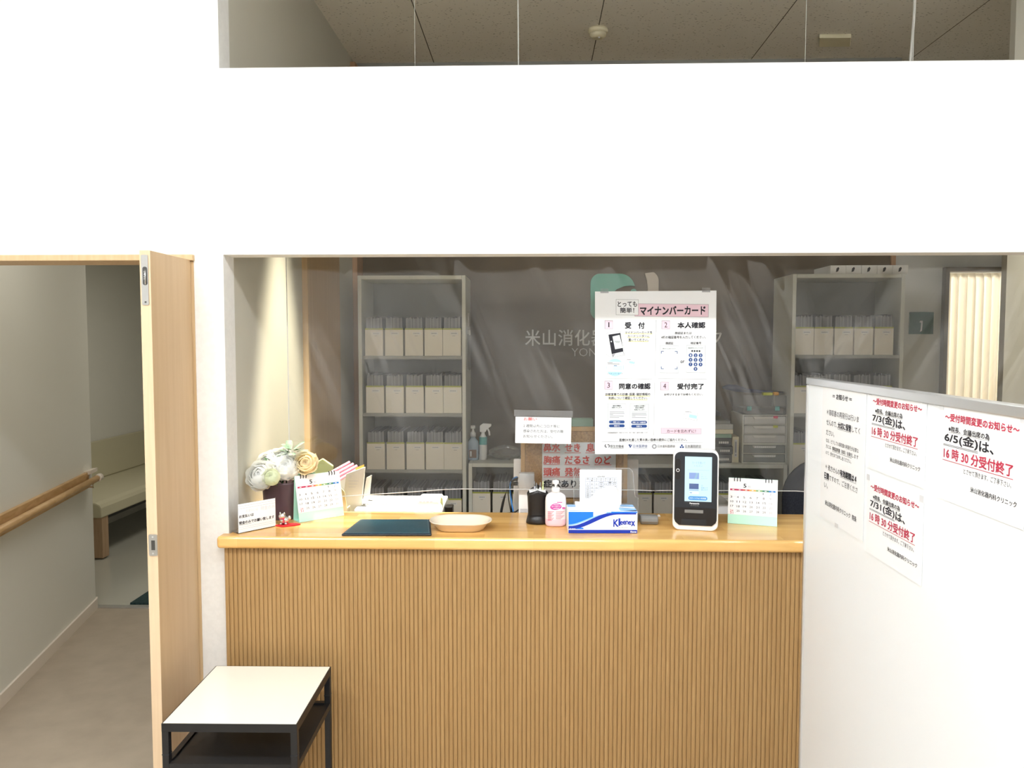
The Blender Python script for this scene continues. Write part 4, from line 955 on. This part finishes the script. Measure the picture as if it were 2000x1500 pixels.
tag(MB().prism([(0,0),(.018,0),(.014,.145),(.008,.155),(.0,.11)], 0, .003, 'y').build('sticky_note', M['lime'], loc=(-.372,2.98,ZD), rot=(0,0,R(20))), 'pale lime slip standing at the right end of the white machine', 'note')
tag(bx(0,.03,0,.05,0,.112).build('power_adapter', M['black_plastic'], loc=(-.352,3.0,ZD), bevel=.003), 'small black adapter right of the white machine', 'adapter')
# monitor seen from behind, corkboard on its back
t = thing('monitor', 'white monitor seen from behind, carrying the corkboard', 'monitor', (0, 3.03, ZD))
bx(-.0805, .4144, 0, .022, .066, .299).build('monitor_back', M['white_plastic'], t, bevel=.004)
bx(.05, .29, .0, .16, 0, .008).build('monitor_foot', M['white_plastic'], t); bx(.13, .20, .023, .045, .008, .10).build('monitor_neck', M['white_plastic'], t)
t = thing('corkboard', 'wood framed corkboard leaning on the white monitor', 'corkboard', (0, 3.002, 1.0625))
CW0, CW1, CH = -.051, .366, .30; fw = .017
c = MB(); c.box(CW0, CW0+fw, -.010, .012, 0, CH); c.box(CW1-fw, CW1, -.010, .012, 0, CH); c.box(CW0+fw, CW1-fw, -.010, .012, 0, fw); c.box(CW0+fw, CW1-fw, -.010, .012, CH-fw, CH); c.build('frame', M['cork_frame'], t, bevel=.002)
bx(CW0+fw, CW1-fw, -.004, .006, fw, CH-fw).build('cork_panel', M['cork'], t)
tag(bx(-.05,.30,0,.045,0,.132).build('document_block', M['desk'], loc=(0.0,2.965,ZD), bevel=.002), 'pale block under the corkboard on the staff desk', 'block')
SP = thing('symptom_notice', 'white sheet with red symptom words pinned to the corkboard', 'notice', (0, 2.988, 0))
c = MB(); x0, x1, z0, z1 = .0325, .320, 1.085, 1.303; c.box(x0, x1, -.0012, -.0004, z0, z1, 0)
px = lambda a: .0325 + (a-1059)*.001985; pz = lambda b_: 1.303 - (b_-866)*.002005
def ln(s, a0, a1, b0, b1, m): c.text(s, px(a0), px(a1), pz(b1), pz(b0), -.0018, m, .03)
def ul(a0, a1, b_): c.rect(px(a0), px(a1), pz(b_+1.0), pz(b_), -.0018, 1)
ln('鼻水', 1062,1094,868,884,1); ln('せき',1104,1133,869,884,1); ln('息苦',1146,1178,868,884,1)
ln('胸痛',1062,1094,893,908,1); ln('だるさ',1104,1151,893,908,1); ln('のど',1163,1194,893,908,1)
ln('頭痛',1062,1094,916,932,1); ln('発熱',1104,1136,916,932,1); ln('症状ありますか',1062,1180,940,955,2)
for a0, a1, b_ in ((1062,1094,886),(1103,1135,886),(1144,1178,886),(1062,1094,909.5),(1103,1153,909.5),(1162,1195,909.5),(1062,1084,933.5),(1085,1137,933.5)): ul(a0, a1, b_)
c.build('sheet', [M['paper'],M['red2'],M['ink']], SP)
MB().disc(.0345, 1.300, .004, -.003, n=12).build('push_pin', M['red2'], SP)
gc = tag(bx(.159,.247,3.20,3.26,ZD,1.372).build('tissue_carton', M['green_card']), 'pale green carton behind the top of the corkboard', 'box')
# white network unit with cables
t = thing('network_unit', 'upright white network box with black and blue cables left of the pen cup', 'network box', (-.058, 2.912, ZD))
bx(0, .060, 0.0, .035, .085, .262).build('unit_body', M['white_plastic'], t, bevel=.003)
bx(-.0, .066, -.0, .036, .0, .084).build('unit_foot', M['white_plastic'], t, bevel=.002)
c = MB()
for k in range(5): c.rect(.006, .034, .098+k*.006, .1005+k*.006, -.0008)
c.build('small_print', M['inkgrey'], t)
bx(-.003, .0, .006, .022, .205, .222).build('port', M['grey_lt'], t)
def cable(name, label, pts, r, mt, grp='cables of the white network box'):
    o = MB().tube(pts, r, 8).build(name, mt, sub=1); return tag(o, label, 'cable', grp)
cable('power_cable', 'thick black cable curving down left of the white network box', [(-.060,2.93,1.152),(-.082,2.93,1.150),(-.10,2.935,1.135),(-.113,2.94,1.10),(-.125,2.945,1.05),(-.135,2.95,.98),(-.14,2.95,.931)], .0055, M['black_cable'])
cable('thin_cable', 'thin black cable arching from the plug beside the network box', [(-.060,2.935,1.168),(-.08,2.935,1.165),(-.096,2.935,1.15),(-.101,2.94,1.11),(-.094,2.94,1.06),(-.087,2.94,1.035),(-.083,2.94,.931)], .0022, M['black_cable'])
cable('network_cable', 'blue cable dropping beside the white network box', [(-.060,2.925,1.178),(-.080,2.925,1.172),(-.092,2.925,1.158),(-.092,2.93,1.12),(-.086,2.93,1.07),(-.075,2.935,1.03),(-.068,2.94,.931)], .0033, M['blue_cable'])
tag(MB().tube([(-.061,2.93,1.166),(-.073,2.93,1.168),(-.088,2.932,1.158)], [.009,.008,.004], 10).build('cable_plug', M['black_plastic']), 'upper black plug in the side of the white network box', 'plug', 'plugs of the white network box')
tag(MB().tube([(-.061,2.93,1.150),(-.085,2.93,1.149)], [.008,.007], 10).build('cable_plug', M['black_plastic']), 'lower black plug in the side of the white network box', 'plug', 'plugs of the white network box')
tag(MB().tube([(-.103,2.918,1.031),(-.085,2.918,1.032),(-.070,2.92,1.042),(-.058,2.925,1.05)], [.009,.010,.003,.002], 10).build('ferrite_core', M['black_plastic']), 'black cable lump lying at the back edge of the worktop', 'cable lump')
# white machine right of the card reader
t = thing('printer', 'low white machine behind the worktop between card reader and calendar', 'office machine', (.62, 2.96, ZD))
bx(0, .15, 0, .20, 0, .135).build('machine_body', M['white_plastic'], t, bevel=.004)
c = MB()
for k in range(3): c.rect(.048, .066, .095+k*.009, .098+k*.009, -.0008)
c.build('small_print', M['ink'], t)
# ------------------------------------------------------------------ clear vinyl film hanging behind the header
YV = 2.885
cf = thing('film_curtain', 'wrinkled clear vinyl film hanging above the worktop', 'plastic film', (0, YV, 0))
rg = random.Random(11); cr = []
for k in range(40):                                # fine slanted creases
    x = rg.uniform(-1.0,2.1); sl = .42 if x < 1.05 else -.5
    cr.append((x, rg.uniform(1.15,2.2), sl*rg.uniform(.5,1.4), rg.uniform(.004,.010), rg.uniform(.06,.30), rg.uniform(-1,1)*.0030))
for k in range(26):                                # broad slanted pulls
    x = rg.uniform(-1.0,2.1); sl = .42 if x < 1.05 else -.6
    cr.append((x, rg.uniform(1.2,2.1), sl*rg.uniform(.8,1.2), rg.uniform(.014,.030), rg.uniform(.3,.7), rg.uniform(-1,1)*.0095))
def wr(x, z):
    d = .004*sin(x*5.1+z*1.3) + .002*sin(x*13+z*4.2)
    for cx, cz, sl, w, ln_, h in cr:
        u = (x-cx) + (z-cz)*sl; v = (z-cz)
        if abs(u) < 4*w and abs(v) < ln_: d += h*math.exp(-(u/w)**2)*(1-(v/ln_)**2)
    return d
nx, nz = 300, 120; rows_ = []
for a in range(nz+1):
    row = []
    for b_ in range(nx+1):
        x = -.932 + 2.99*b_/nx
        zb = 1.088 + (.048*min(1, (x+.932)/.62)**.9) if x < 1.0 else 1.132
        z = zb + (2.28-zb)*a/nz; row.append((x, max(-.012, min(.012, wr(x, z))), z))
    rows_.append(row)
c = MB(); vs_ = [p for r_ in rows_ for p in r_]; n = nx+1
c.add(vs_, [(a*n+b_, a*n+b_+1, (a+1)*n+b_+1, (a+1)*n+b_) for a in range(nz) for b_ in range(nx)], 0, True)
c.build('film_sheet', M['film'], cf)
h = MB(); h.tube(rows_[0][::6], .0018, 6); h.build('bottom_hem', M['film_edge'], cf)
h = MB(); h.tube([r_[0] for r_ in rows_], .0018, 6); h.build('side_hem', M['film_edge'], cf)
MB().tube([(-.95,0,2.285),(2.06,0,2.285)], .008, 10).build('hanging_rod', M['alu'], cf)
def cord(label, pts, r):
    o = MB().tube(pts, r, 8).build('hanging_cord', M['white_cable'], sub=1); tag(o, label, 'cord', 'cords holding up the film')
cord('thin pale cord hanging from the ceiling boards above the left file rack', [(-.4409,YV,2.29),(-.441,YV,2.8),(-.441,YV,H)], .0010)
cord('pair-thick pale cord hanging left of the smoke detector', [(-.058,YV,2.29),(-.058,YV,2.7),(-.061,YV,2.9),(-.063,YV,H)], .0028)
cord('thin pale cord hanging left of the beige ceiling sensor', [(.983,YV,2.29),(.984,YV,2.8),(.985,YV,H)], .0011)
cord('thick white cord hanging right of the beige ceiling sensor', [(1.352,YV,2.29),(1.353,YV,2.58),(1.362,YV,2.72),(1.371,YV,2.86),(1.372,YV,3.0),(1.37,YV,H)], .0052)
cord('thin white cord hanging close beside the thick white one', [(1.368,YV-.008,2.29),(1.366,YV-.008,2.75),(1.366,YV-.008,H)], .0016)

# request notice on the film in a clear sleeve
t = thing('request_notice', 'small white notice with a red heading hung on the clear film', 'notice', (-.0705, YV-.0165, 1.3165))
c = MB(); w, h = .2095, .100; c.box(0,w,0,.0006,-.001,h-.002,0)
c.text('お願い', .031, .080, .0845, .096, -.0006, 1, .008)
for s, b_, u1 in (('2 週間以内にコロナ等に',.060,.166),('感染された方は、受付の際',.0405,.180),('お知らせください。',.0205,.140)): c.text(s, .030, u1, b_-.001, b_+.0105, -.0006, 2, .0)
c.build('sheet', [M['paper'],M['red2'],M['ink']], t, rot=(0, R(.9), 0))
bx(-.006, w+.004, .0012, .0020, h-.0005, h+.024).build('hanging_sleeve', M['sleeve'], t, rot=(0, R(1.0), 0))

# card poster on the film
PO = thing('poster', 'white instruction poster with pink boxes hung on the clear film', 'poster', (.2287, YV-.021, 1.275))
k_ = .000427; HP = .606
U = lambda a: (a-62)*k_; V = lambda a, b_: HP - (b_-60+(a-62)*.019)*k_
c = MB(); y = -.0007
WP = 1050*k_; c.box(0, WP-.002, 0, .0006, 0, HP, 0)
def T(s, a0, a1, b0, b1, m=1, bd=.0): c.text(s, U(a0), U(a1), V((a0+a1)/2, b1), V((a0+a1)/2, b0), y-.0008, m, bd)
def Q(pts, m, d=0.0): c.poly([(U(a), V(a, b_)) for a, b_ in pts], y - d, m)
def B(a0, a1, b0, b1, m, d=0.0): Q([(a0,b1),(a1,b1),(a1,b0),(a0,b0)], m, d)
def FR(a0, a1, b0, b1, m, w=2, d=.0004): B(a0,a1,b0,b0+w,m,d); B(a0,a1,b1-w,b1,m,d); B(a0,a0+w,b0,b1,m,d); B(a1-w,a1,b0,b1,m,d)
def LINE(a0, b0, a1, b1, m, w=1.2, d=.0004):
    L_ = sqrt((a1-a0)**2+(b1-b0)**2); nx_, ny_ = -(b1-b0)/L_*w, (a1-a0)/L_*w
    Q([(a0-nx_,b0-ny_),(a1-nx_,b1-ny_),(a1+nx_,b1+ny_),(a0+nx_,b0+ny_)], m, d)
PAPER, INK, PINK, BLUE, GREY, YEL, NAVY, MID = 0,1,2,3,4,5,6,7
B(405,1040,160,270,PINK,.0002); FR(405,1040,160,270,INK,1.6)
B(243,437,126,260,PAPER,.0005); FR(243,437,126,260,INK,1.6,.0006)
T('とっても',258,424,142,188,INK,.015); T('簡単！',279,400,196,242,INK,.015); T('マイナンバーカード',452,1012,180,252,INK,.03)
LINE(590,300,582,790,MID); LINE(580,840,573,1305,MID); LINE(138,813,557,813,MID); LINE(608,808,1030,806,MID)
for a0, b0, s in ((148,310,'1'),(640,305,'2'),(146,836,'3'),(632,836,'4')):
    B(a0,a0+68,b0,b0+72,PINK,.0002); LINE(a0,b0,a0+68,b0,INK,1); LINE(a0,b0,a0,b0+72,INK,1); LINE(a0+68,b0,a0+68,b0+72,MID,1); LINE(a0,b0+72,a0+68,b0+72,MID,1); T(s,a0+(29 if s == '1' else 22),a0+(39 if s == '1' else 46),b0+14,b0+58,INK,.0)
T('受',322,374,322,376,INK,.03); T('付',438,490,322,376,INK,.03); T('本人確認',776,1012,315,366,INK,.03); T('同意の確認',272,542,852,902,INK,.03); T('受付完了',776,1003,846,896,INK,.03)
for s, a0, a1, b0, b1 in (('マイナンバーカードを',322,557,398,420),('カードリーダーに',345,535,430,452),('置いてください。',352,524,462,486)): B(a0-2,a1,b1-3,b1+5,YEL,.0002); T(s,a0,a1,b0,b1,INK,.008)
T('顔認証または',752,896,399,421,INK,.008); T('4桁の暗証番号を入力してください。',634,1018,433,458,INK,.008); T('顔認証',672,740,488,510,INK,.005); T('暗証番号',888,980,484,506,INK,.005)
# reader drawing
Q([(155,425),(178,412),(290,400),(325,610),(210,636),(155,600)],PAPER,.0002)
for p, q in (((155,425),(195,409)),((195,409),(285,402)),((285,402),(325,610)),((325,610),(212,636)),((212,636),(155,602)),((155,602),(155,425))): LINE(*p,*q,MID,1.2)
Q([(178,432),(282,415),(308,576),(207,601)],INK,.0005); Q([(213,447),(275,432),(302,545),(236,558)],GREY,.0008); Q([(207,603),(308,578),(320,606),(214,628)],MID,.0006); Q([(240,592),(300,578),(316,604),(222,624)],GREY,.0007)
c.disc(U(203), V(203,491), 6*k_, y-.0009, PAPER, 12); B(232,280,488,491,INK,.001); B(240,276,497,500,INK,.001)
c.disc(U(236), V(236,716), 76*k_, y-.0002, BLUE, 32)
B(163,308,666,756,PAPER,.0005); FR(163,308,666,756,MID,1.4,.0006)
B(170,216,675,679,INK,.0007); B(172,274,684,688,INK,.0007); 
for q in range(6): B(216,300,702+q*7,706+q*7,BLUE,.0007)
B(226,252,697,702,NAVY,.0007); c.disc(U(190), V(190,716), 12*k_, y-.0007, GREY, 14); T('マイナンバーカード',168,303,763,778,INK,.0)
def mini_card(a, b_, w, h, rise):
    Q([(a,b_),(a+w,b_+w*rise),(a+w-6,b_+w*rise+h),(a-6,b_+h)],PAPER,.0005)
    for p, q in (((a,b_),(a+w,b_+w*rise)),((a+w,b_+w*rise),(a+w-6,b_+w*rise+h)),((a+w-6,b_+w*rise+h),(a-6,b_+h)),((a-6,b_+h),(a,b_))): LINE(*p,*q,MID,1,.0006)
    Q([(a+w*.36,b_+h*.42),(a+w*.95,b_+h*.42+w*.6*rise),(a+w*.92,b_+h*.88+w*.6*rise),(a+w*.33,b_+h*.88)],BLUE,.0006)
    c.disc(U(a+w*.17), V(a+w*.17, b_+h*.58), w*.09*k_, y-.0007, GREY, 12); LINE(a+6,b_+7,a+w*.5,b_+8,INK,1.2,.0007)
mini_card(332,640,76,42,.17); mini_card(840,1088,114,62,.17)
# screens drawn on the poster
def screen(a0, a1, b0, b1): B(a0,a1,b0,b1,GREY,.0002); FR(a0,a1,b0,b1,MID,2)
screen(624,785,520,757); screen(853,1016,514,752)
for a0, b0, sx, sy in ((636,570,1,1),(774,570,-1,1),(636,722,1,-1),(774,722,-1,-1)):
    LINE(a0,b0,a0+22*sx,b0,NAVY,2.4); LINE(a0,b0,a0,b0+20*sy,NAVY,2.4)
T('顔をわくに入れてください',648,762,540,551,INK,.0); T('暗証番号を入力してください',868,1000,532,543,INK,.0); T('or',802,836,648,670,INK,.01)
for q in range(4): c.disc(U(902+q*21), V(902+q*21,564), 8*k_, y-.0006, INK, 14)
for i, s in enumerate('1234567890'):
    r_, q = divmod(i, 3); a0 = 889+q*43; b0 = 601+r_*39.5
    if s == '0': a0, b0 = 932, 719
    c.disc(U(a0), V(a0,b0), 16.5*k_, y-.0006, NAVY, 20); T(s,a0-4,a0+4,b0-8,b0+8,PAPER,.02)
B(960,1002,727,740,PAPER,.0005)
for s, a0, a1, b0, b1 in (('診察室等での診療･服薬･健診情報の',152,542,936,961),('利用について確認してください。',180,517,968,994)): B(a0,a1,b1-2,b1+5,YEL,.0002); T(s,a0,a1,b0,b1,INK,.008)
screen(173,331,1030,1252); screen(367,529,1030,1252)
T('過去の情報を',216,290,1044,1056,INK,.01); T('利用いたします',208,296,1060,1072,INK,.01); LINE(186,1084,320,1084,MID,.8)
T('（40歳以上対象）',400,496,1042,1054,INK,.01); T('過去の情報を',412,488,1058,1070,INK,.01); T('利用いたします',404,492,1076,1088,INK,.01); LINE(380,1100,516,1100,MID,.8)
for a0, b0 in ((190,1102),(384,1112)):
    for q, w_ in enumerate((124,128,30,122,82)): 
        if q < 4 or a0 == 190: B(a0,a0+w_,b0+q*12,b0+q*12+5,MID,.0004)
for a0, s1 in ((184,'同意しない'),(378,'同意しない･40歳未満')):
    for b0, s in ((1192,s1),(1226,'同意する')):
        c.poly([(U(a0+68)+p, V(a0+68,b0)+q) for p, q in rrect(136*k_, 25*k_, 12*k_, 6)], y-.0006, NAVY)
        wl = 60 if s == '同意しない' else 46 if s == '同意する' else 112; T(s,a0+68-wl/2,a0+68+wl/2,b0-6,b0+7,PAPER,.015)
T('※高額療養費制度をご利用される方は、続けて確認・選択をお願いします。',170,525,1279,1291,INK,.0)
T('お呼びするまでお待ちください。',662,997,932,953,INK,.008)
B(637,985,1238,1287,PINK,.0002); FR(637,985,1238,1287,INK,1.2); T('カードを忘れずに！',688,938,1249,1277,INK,.01)
T('医療DXを通じた質の高い医療の提供にご協力ください。',275,862,1331,1356,INK,.008); LINE(120,1366,1005,1363,MID,1)
T('厚生労働省',195,313,1393,1419,INK,.0); T('日本医師会',395,520,1388,1413,NAVY,.0); T('日本歯科医師会',608,760,1386,1411,INK,.0); T('日本薬剤師会',847,987,1382,1406,INK,.0)
LINE(395,1419,520,1417,NAVY,.8); LINE(847,1410,987,1408,INK,.8); LINE(195,1424,313,1423,INK,.8)
for a0 in (160,177): c.prism([(U(a0)+p, V(a0,1404)+q) for p, q in arc(0,0,14*k_,100 if a0 == 160 else -80,300 if a0 == 160 else 120,12)+arc(0,0,8*k_,300 if a0 == 160 else 120,100 if a0 == 160 else -80,12)], y-.0008, y-.0004, 'y', INK)
Q([(352,1388),(364,1388),(370,1404),(380,1388),(386,1390),(370,1420)],NAVY,.0006); c.disc(U(368),V(368,1392),5*k_,y-.0007,INK,12)
c.disc(U(579),V(579,1402),21*k_,y-.0005,MID,24); c.disc(U(579),V(579,1402),11*k_,y-.0008,GREY,16)
for da, db in ((-10,8),(10,8),(0,-8)): c.disc(U(818+da),V(818,1396+db),8*k_,y-.0006,NAVY,12)
c.build('poster_sheet', [M['paper'],M['ink'],M['ink_pink'],M['ink_blue'],M['ink_grey2'],M['ink_yellow'],M['navy'],M['inkgrey']], PO, rot=(0, R(-.35), 0))

for u in (.02, WP-.055): bx(u, u+.03, -.0012, -.0006, HP-.006, HP+.010).build('hanging_tape', M['sleeve'], PO, rot=(0, R(-.35), 0))

# ------------------------------------------------------------------ white partition board on the right, seen along its face
XB = .86
WB = thing('partition_board', 'white freestanding partition board with aluminium frame, covered in notices', 'partition', (XB, 2.448, 0))
LB = 1.30; zt = 1.584                              # the board runs towards the camera (local -Y)
bx(.004, .026, -LB+.012, -.012, .10, zt-.022).build('panel', M['board'], WB)
bx(-.001, .031, -LB+.0, -.0, zt-.022, zt).build('top_rail', M['alu'], WB, bevel=.002)
bx(-.001, .031, -.0125, .0, .03, zt-.0225).build('frame_post', M['alu'], WB, bevel=.003); bx(-.001, .031, -LB, -LB+.0125, .03, zt-.0225).build('frame_post', M['alu'], WB, bevel=.003)
bx(-.001, .031, -LB+.013, -.013, .08, .10).build('bottom_rail', M['alu'], WB)
for yy in (-.06, -LB+.06): bx(-.20, .23, yy-.02, yy+.02, .0, .03).build('foot', M['alu'], WB, bevel=.004)
def on_board(name, label, yl, ztop, w, h, group=None): # sheet hanging flat on the board: x runs away from its left edge
    return thing(name, label, 'notice', (XB+.0028, yl, ztop-h), R(-90), group)
def hours(yl, ztop, date, label, dw):
    w, h = .286, .200; t = on_board('hours_notice', label, yl, ztop, w, h, 'reception hours notices on the white board')
    c = MB(); c.box(0, w, -.0006, 0, 0, h, 0); y = -.0012
    def g(s, u0, u1, v0, v1, m, bd): c.text(s, u0*w, u1*w, h-v1*h, h-v0*h, y, m, bd)
    g('～受付時間変更のお知らせ～', .07, .93, .085, .165, 1, .025); g('※院長、会議出席の為', .12, .62, .215, .275, 2, .012)
    g(date, .07, .07+dw, .285, .40, 2, .02); g('は、', .09+dw, .25+dw, .30, .40, 2, .02)
    for v_ in (.412,.424): c.rect(.055*w, (.075+dw)*w, h-v_*h-.0005, h-v_*h+.0004, y, 2)
    c.rect(.12*w, .62*w, h-.283*h, h-.281*h, y, 2)
    g('16 時 30 分受付終了', .065, .88, .445, .56, 1, .02); c.rect(.05*w, .885*w, h-.583*h, h-.577*h, y, 1)
    g('とさせて頂きます。ご了承下さい。', .33, .87, .61, .665, 2, .0); g('米山消化器内科クリニック', .42, .93, .77, .825, 2, .006)
    c.build('sheet', [M['paper'], M['red'], M['ink']], t)
    for u in (.0, w-.014): bx(u-.004, u+.012, -.0016, -.0010, h-.012, h+.003).build('tape_strip', M['tape'], t)
    return t
hours(1.992, 1.572, '7/3(金)', 'white notice dated 7/3 in the middle column of the white board', .42)
hours(1.992, 1.353, '7/31(金)', 'white notice dated 7/31 below the 7/3 notice on the white board', .46)
hours(1.648, 1.566, '6/5(金)', 'white notice dated 6/5 at the right on the white board', .42)
w, h = .303, .398; t = on_board('payment_notice', 'tall white notice about receipts at the left end of the white board', 2.315, 1.570, w, h)
c = MB(); y = -.0012; c.box(0, w, -.0006, 0, 0, h, 0)
def g(s, u0, u1, v0, v1, bd=.0): c.text(s, u0*w, u1*w, h-v1*h, h-v0*h, y, 1, bd)
def u_(u0, u1, v_): c.rect(u0*w, u1*w, h-v_*h-.0004, h-v_*h+.0003, y, 1)
g('＝ お知らせ ＝', .26, .70, .055, .095, .02)
g('＊領収書の再発行は行いま', .12, .86, .178, .222); g('せんので、', .12, .38, .255, .296); g('大切に保管', .40, .70, .252, .298, .03); g('してく', .715, .89, .256, .296); u_(.40,.70,.304); g('ださい。', .12, .32, .330, .370)
g('なお、どうしても領収書の再発行が必要な', .12, .87, .395, .425); g('方には、', .12, .26, .440, .468); g('領収証明書（有料）を発行', .28, .73, .440, .470, .006); g('します', .735, .87, .441, .468); u_(.28,.73,.475); g('ので、受付までお申し出ください。', .12, .72, .487, .515)
g('＊', .12, .16, .590, .62); g('処方せんの', .19, .47, .585, .628); g('有効期間は４', .48, .84, .583, .630, .03); u_(.48,.84,.636); g('日間', .10, .21, .652, .697, .03); u_(.10,.21,.703); g('ですので、ご注意くださ', .22, .87, .655, .697); g('い。', .10, .19, .728, .765)
g('米山消化器内科クリニック', .13, .73, .855, .892, .006); g('院長', .77, .86, .855, .892, .006)
c.build('sheet', [M['paper'], M['ink']], t)
for u, v_ in ((.0,h-.008),(w*.40,-.004),): bx(u-.004, u+.018, -.0016, -.0010, v_, v_+.012).build('tape_strip', M['tape'], t)

# ------------------------------------------------------------------ small side table in front of the counter
ST = thing('side_table', 'small square table with glossy cream top and black metal frame', 'side table', (-1.041, 2.063, 0), R(.8))
wq, dq, zq = .381, .383, .63
bx(.003, wq-.003, .003, dq-.003, zq-.014, zq).build('table_top', M['cream_top'], ST, bevel=.0008)
c = MB(); c.box(0,wq,0,.003,zq-.024,zq-.0008); c.box(0,wq,dq-.003,dq,zq-.024,zq-.0008); c.box(0,.003,.003,dq-.003,zq-.024,zq-.0008); c.box(wq-.003,wq,.003,dq-.003,zq-.024,zq-.0008)
c.box(.003,wq-.003,.003,.019,zq-.024,zq-.0145); c.box(.003,wq-.003,dq-.019,dq-.003,zq-.024,zq-.0145); c.box(.003,.019,.019,dq-.019,zq-.024,zq-.0145); c.box(wq-.019,wq-.003,.019,dq-.019,zq-.024,zq-.0145)
c.build('top_frame', M['black_metal'], ST)
for a in (0, wq-.019):
    for b_ in (0, dq-.019):
        l_ = bx(a, a+.019, b_, b_+.019, .006, zq-.0242).build('leg', M['black_metal'], ST, bevel=.001)
        bx(a-.0008, a+.0198, b_-.0008, b_+.0198, zq-.0915, zq-.0895).build('leg_joint', M['charcoal'], l_)
        bx(a+.002, a+.017, b_+.002, b_+.017, 0, .006).build('leg_foot', M['black_plastic'], l_)
c = MB(); zs = .510; c.box(.0195, wq-.0195, .0, .016, zs-.016, zs+.004); c.box(.0195, wq-.0195, dq-.016, dq, zs-.016, zs+.004); c.box(.001,.017,.0195,dq-.0195,zs-.016,zs+.004); c.box(wq-.017,wq-.001,.0195,dq-.0195,zs-.016,zs+.004)
c.build('shelf_frame', M['black_metal'], ST)
bx(.0175, wq-.0175, .0165, dq-.0165, zs-.010, zs-.002).build('lower_shelf', M['black_metal'], ST)

# ------------------------------------------------------------------ light: ceiling lamps of the waiting room, one lit downlight, added fills for corridor and far room
def emit(name, col, s):
    m = bpy.data.materials.new(name); m.use_nodes = True; N = m.node_tree.nodes; L = m.node_tree.links; N.clear()
    o = N.new('ShaderNodeOutputMaterial'); e = N.new('ShaderNodeEmission'); e.inputs[0].default_value = (*col, 1); e.inputs[1].default_value = s; L.new(e.outputs[0], o.inputs[0]); return m
M['lamp'] = emit('ceiling_lamp_diffuser', (.945,.975,1.0), LAMP)
for k, (x, y_) in enumerate(((-1.75,.70),(-.15,.70),(1.9,.70),(-1.55,-1.2),(.35,-1.2))):
    t = thing('ceiling_lamp', 'long white ceiling lamp of the waiting room, lit', 'ceiling lamp', (x, y_, H), 0, 'ceiling lamps of the waiting room')
    bx(-.65, .65, -.13, .13, -.03, 0).build('lamp_housing', M['white_plastic'], t)
    bx(-.62, .62, -.10, .10, -.045, -.031).build('diffuser', M['lamp'], t)
def lamp(name, kind, loc, power, rot=(0,0,0), **kw):
    l = bpy.data.lights.new(name, kind); l.energy = power
    for k, v_ in kw.items(): setattr(l, k, v_)
    o = bpy.data.objects.new(name, l); COL.objects.link(o); o.location = loc; o.rotation_euler = rot; return o
dlt = thing('downlight', 'round recessed downlight in the reception ceiling', 'downlight', (-.76, 3.13, H))
MB().lathe([(.05,0),(.06,-.004),(.058,-.008),(.045,-.006)], 24, cap0=False, cap1=False).build('trim_ring', M['white_plastic'], dlt)
dl2 = copy_thing(dlt); dl2.location = (2.42, 3.27, H); dl2['label'] = 'round recessed downlight above the cream wall end at the right'
dlt['label'] = 'round recessed downlight above the cream side wall at the left'
lamp('downlight_beam', 'SPOT', (2.42, 3.27, H-.02), DOWN*.28, (0,0,0), spot_size=R(46), spot_blend=.8, shadow_soft_size=.04, color=(1,.95,.82))
lamp('downlight_beam', 'SPOT', (-.76, 3.13, H-.02), DOWN, (0,0,0), spot_size=R(29), spot_blend=.5, shadow_soft_size=.04, color=(1,.93,.74))
lamp('corridor_fill', 'AREA', (-1.9, 3.6, 2.53), CORR, (0,0,0), shape='RECTANGLE', size=.5, size_y=.5, color=(1,.96,.86))  # unseen fill lamp, added to set the corridor brightness
lamp('far_room_fill', 'AREA', (-2.3, 6.0, 2.53), CORR*3, (0,0,0), shape='RECTANGLE', size=.5, size_y=.5, color=(1,.95,.84))  # no fixture here: fill added to lift the dark far room
lamp('curtain_room_light', 'AREA', (3.0, 5.5, 2.5), CURT, (0,R(10),0), shape='RECTANGLE', size=.8, size_y=.5, color=(1,.96,.88))
wd = bpy.data.worlds.new('world'); SC.world = wd; wd.use_nodes = True; wd.node_tree.nodes['Background'].inputs[0].default_value = (.5,.5,.5,1); wd.node_tree.nodes['Background'].inputs[1].default_value = .0
SC.view_settings.view_transform = 'Standard'; SC.view_settings.look = 'None'; SC.view_settings.gamma = 1; SC.view_settings.exposure = EXPO; SC.view_settings.use_curve_mapping = False
SC.cycles.max_bounces = 10; SC.cycles.diffuse_bounces = 5; SC.cycles.transparent_max_bounces = 12; SC.cycles.caustics_reflective = False; SC.cycles.caustics_refractive = False
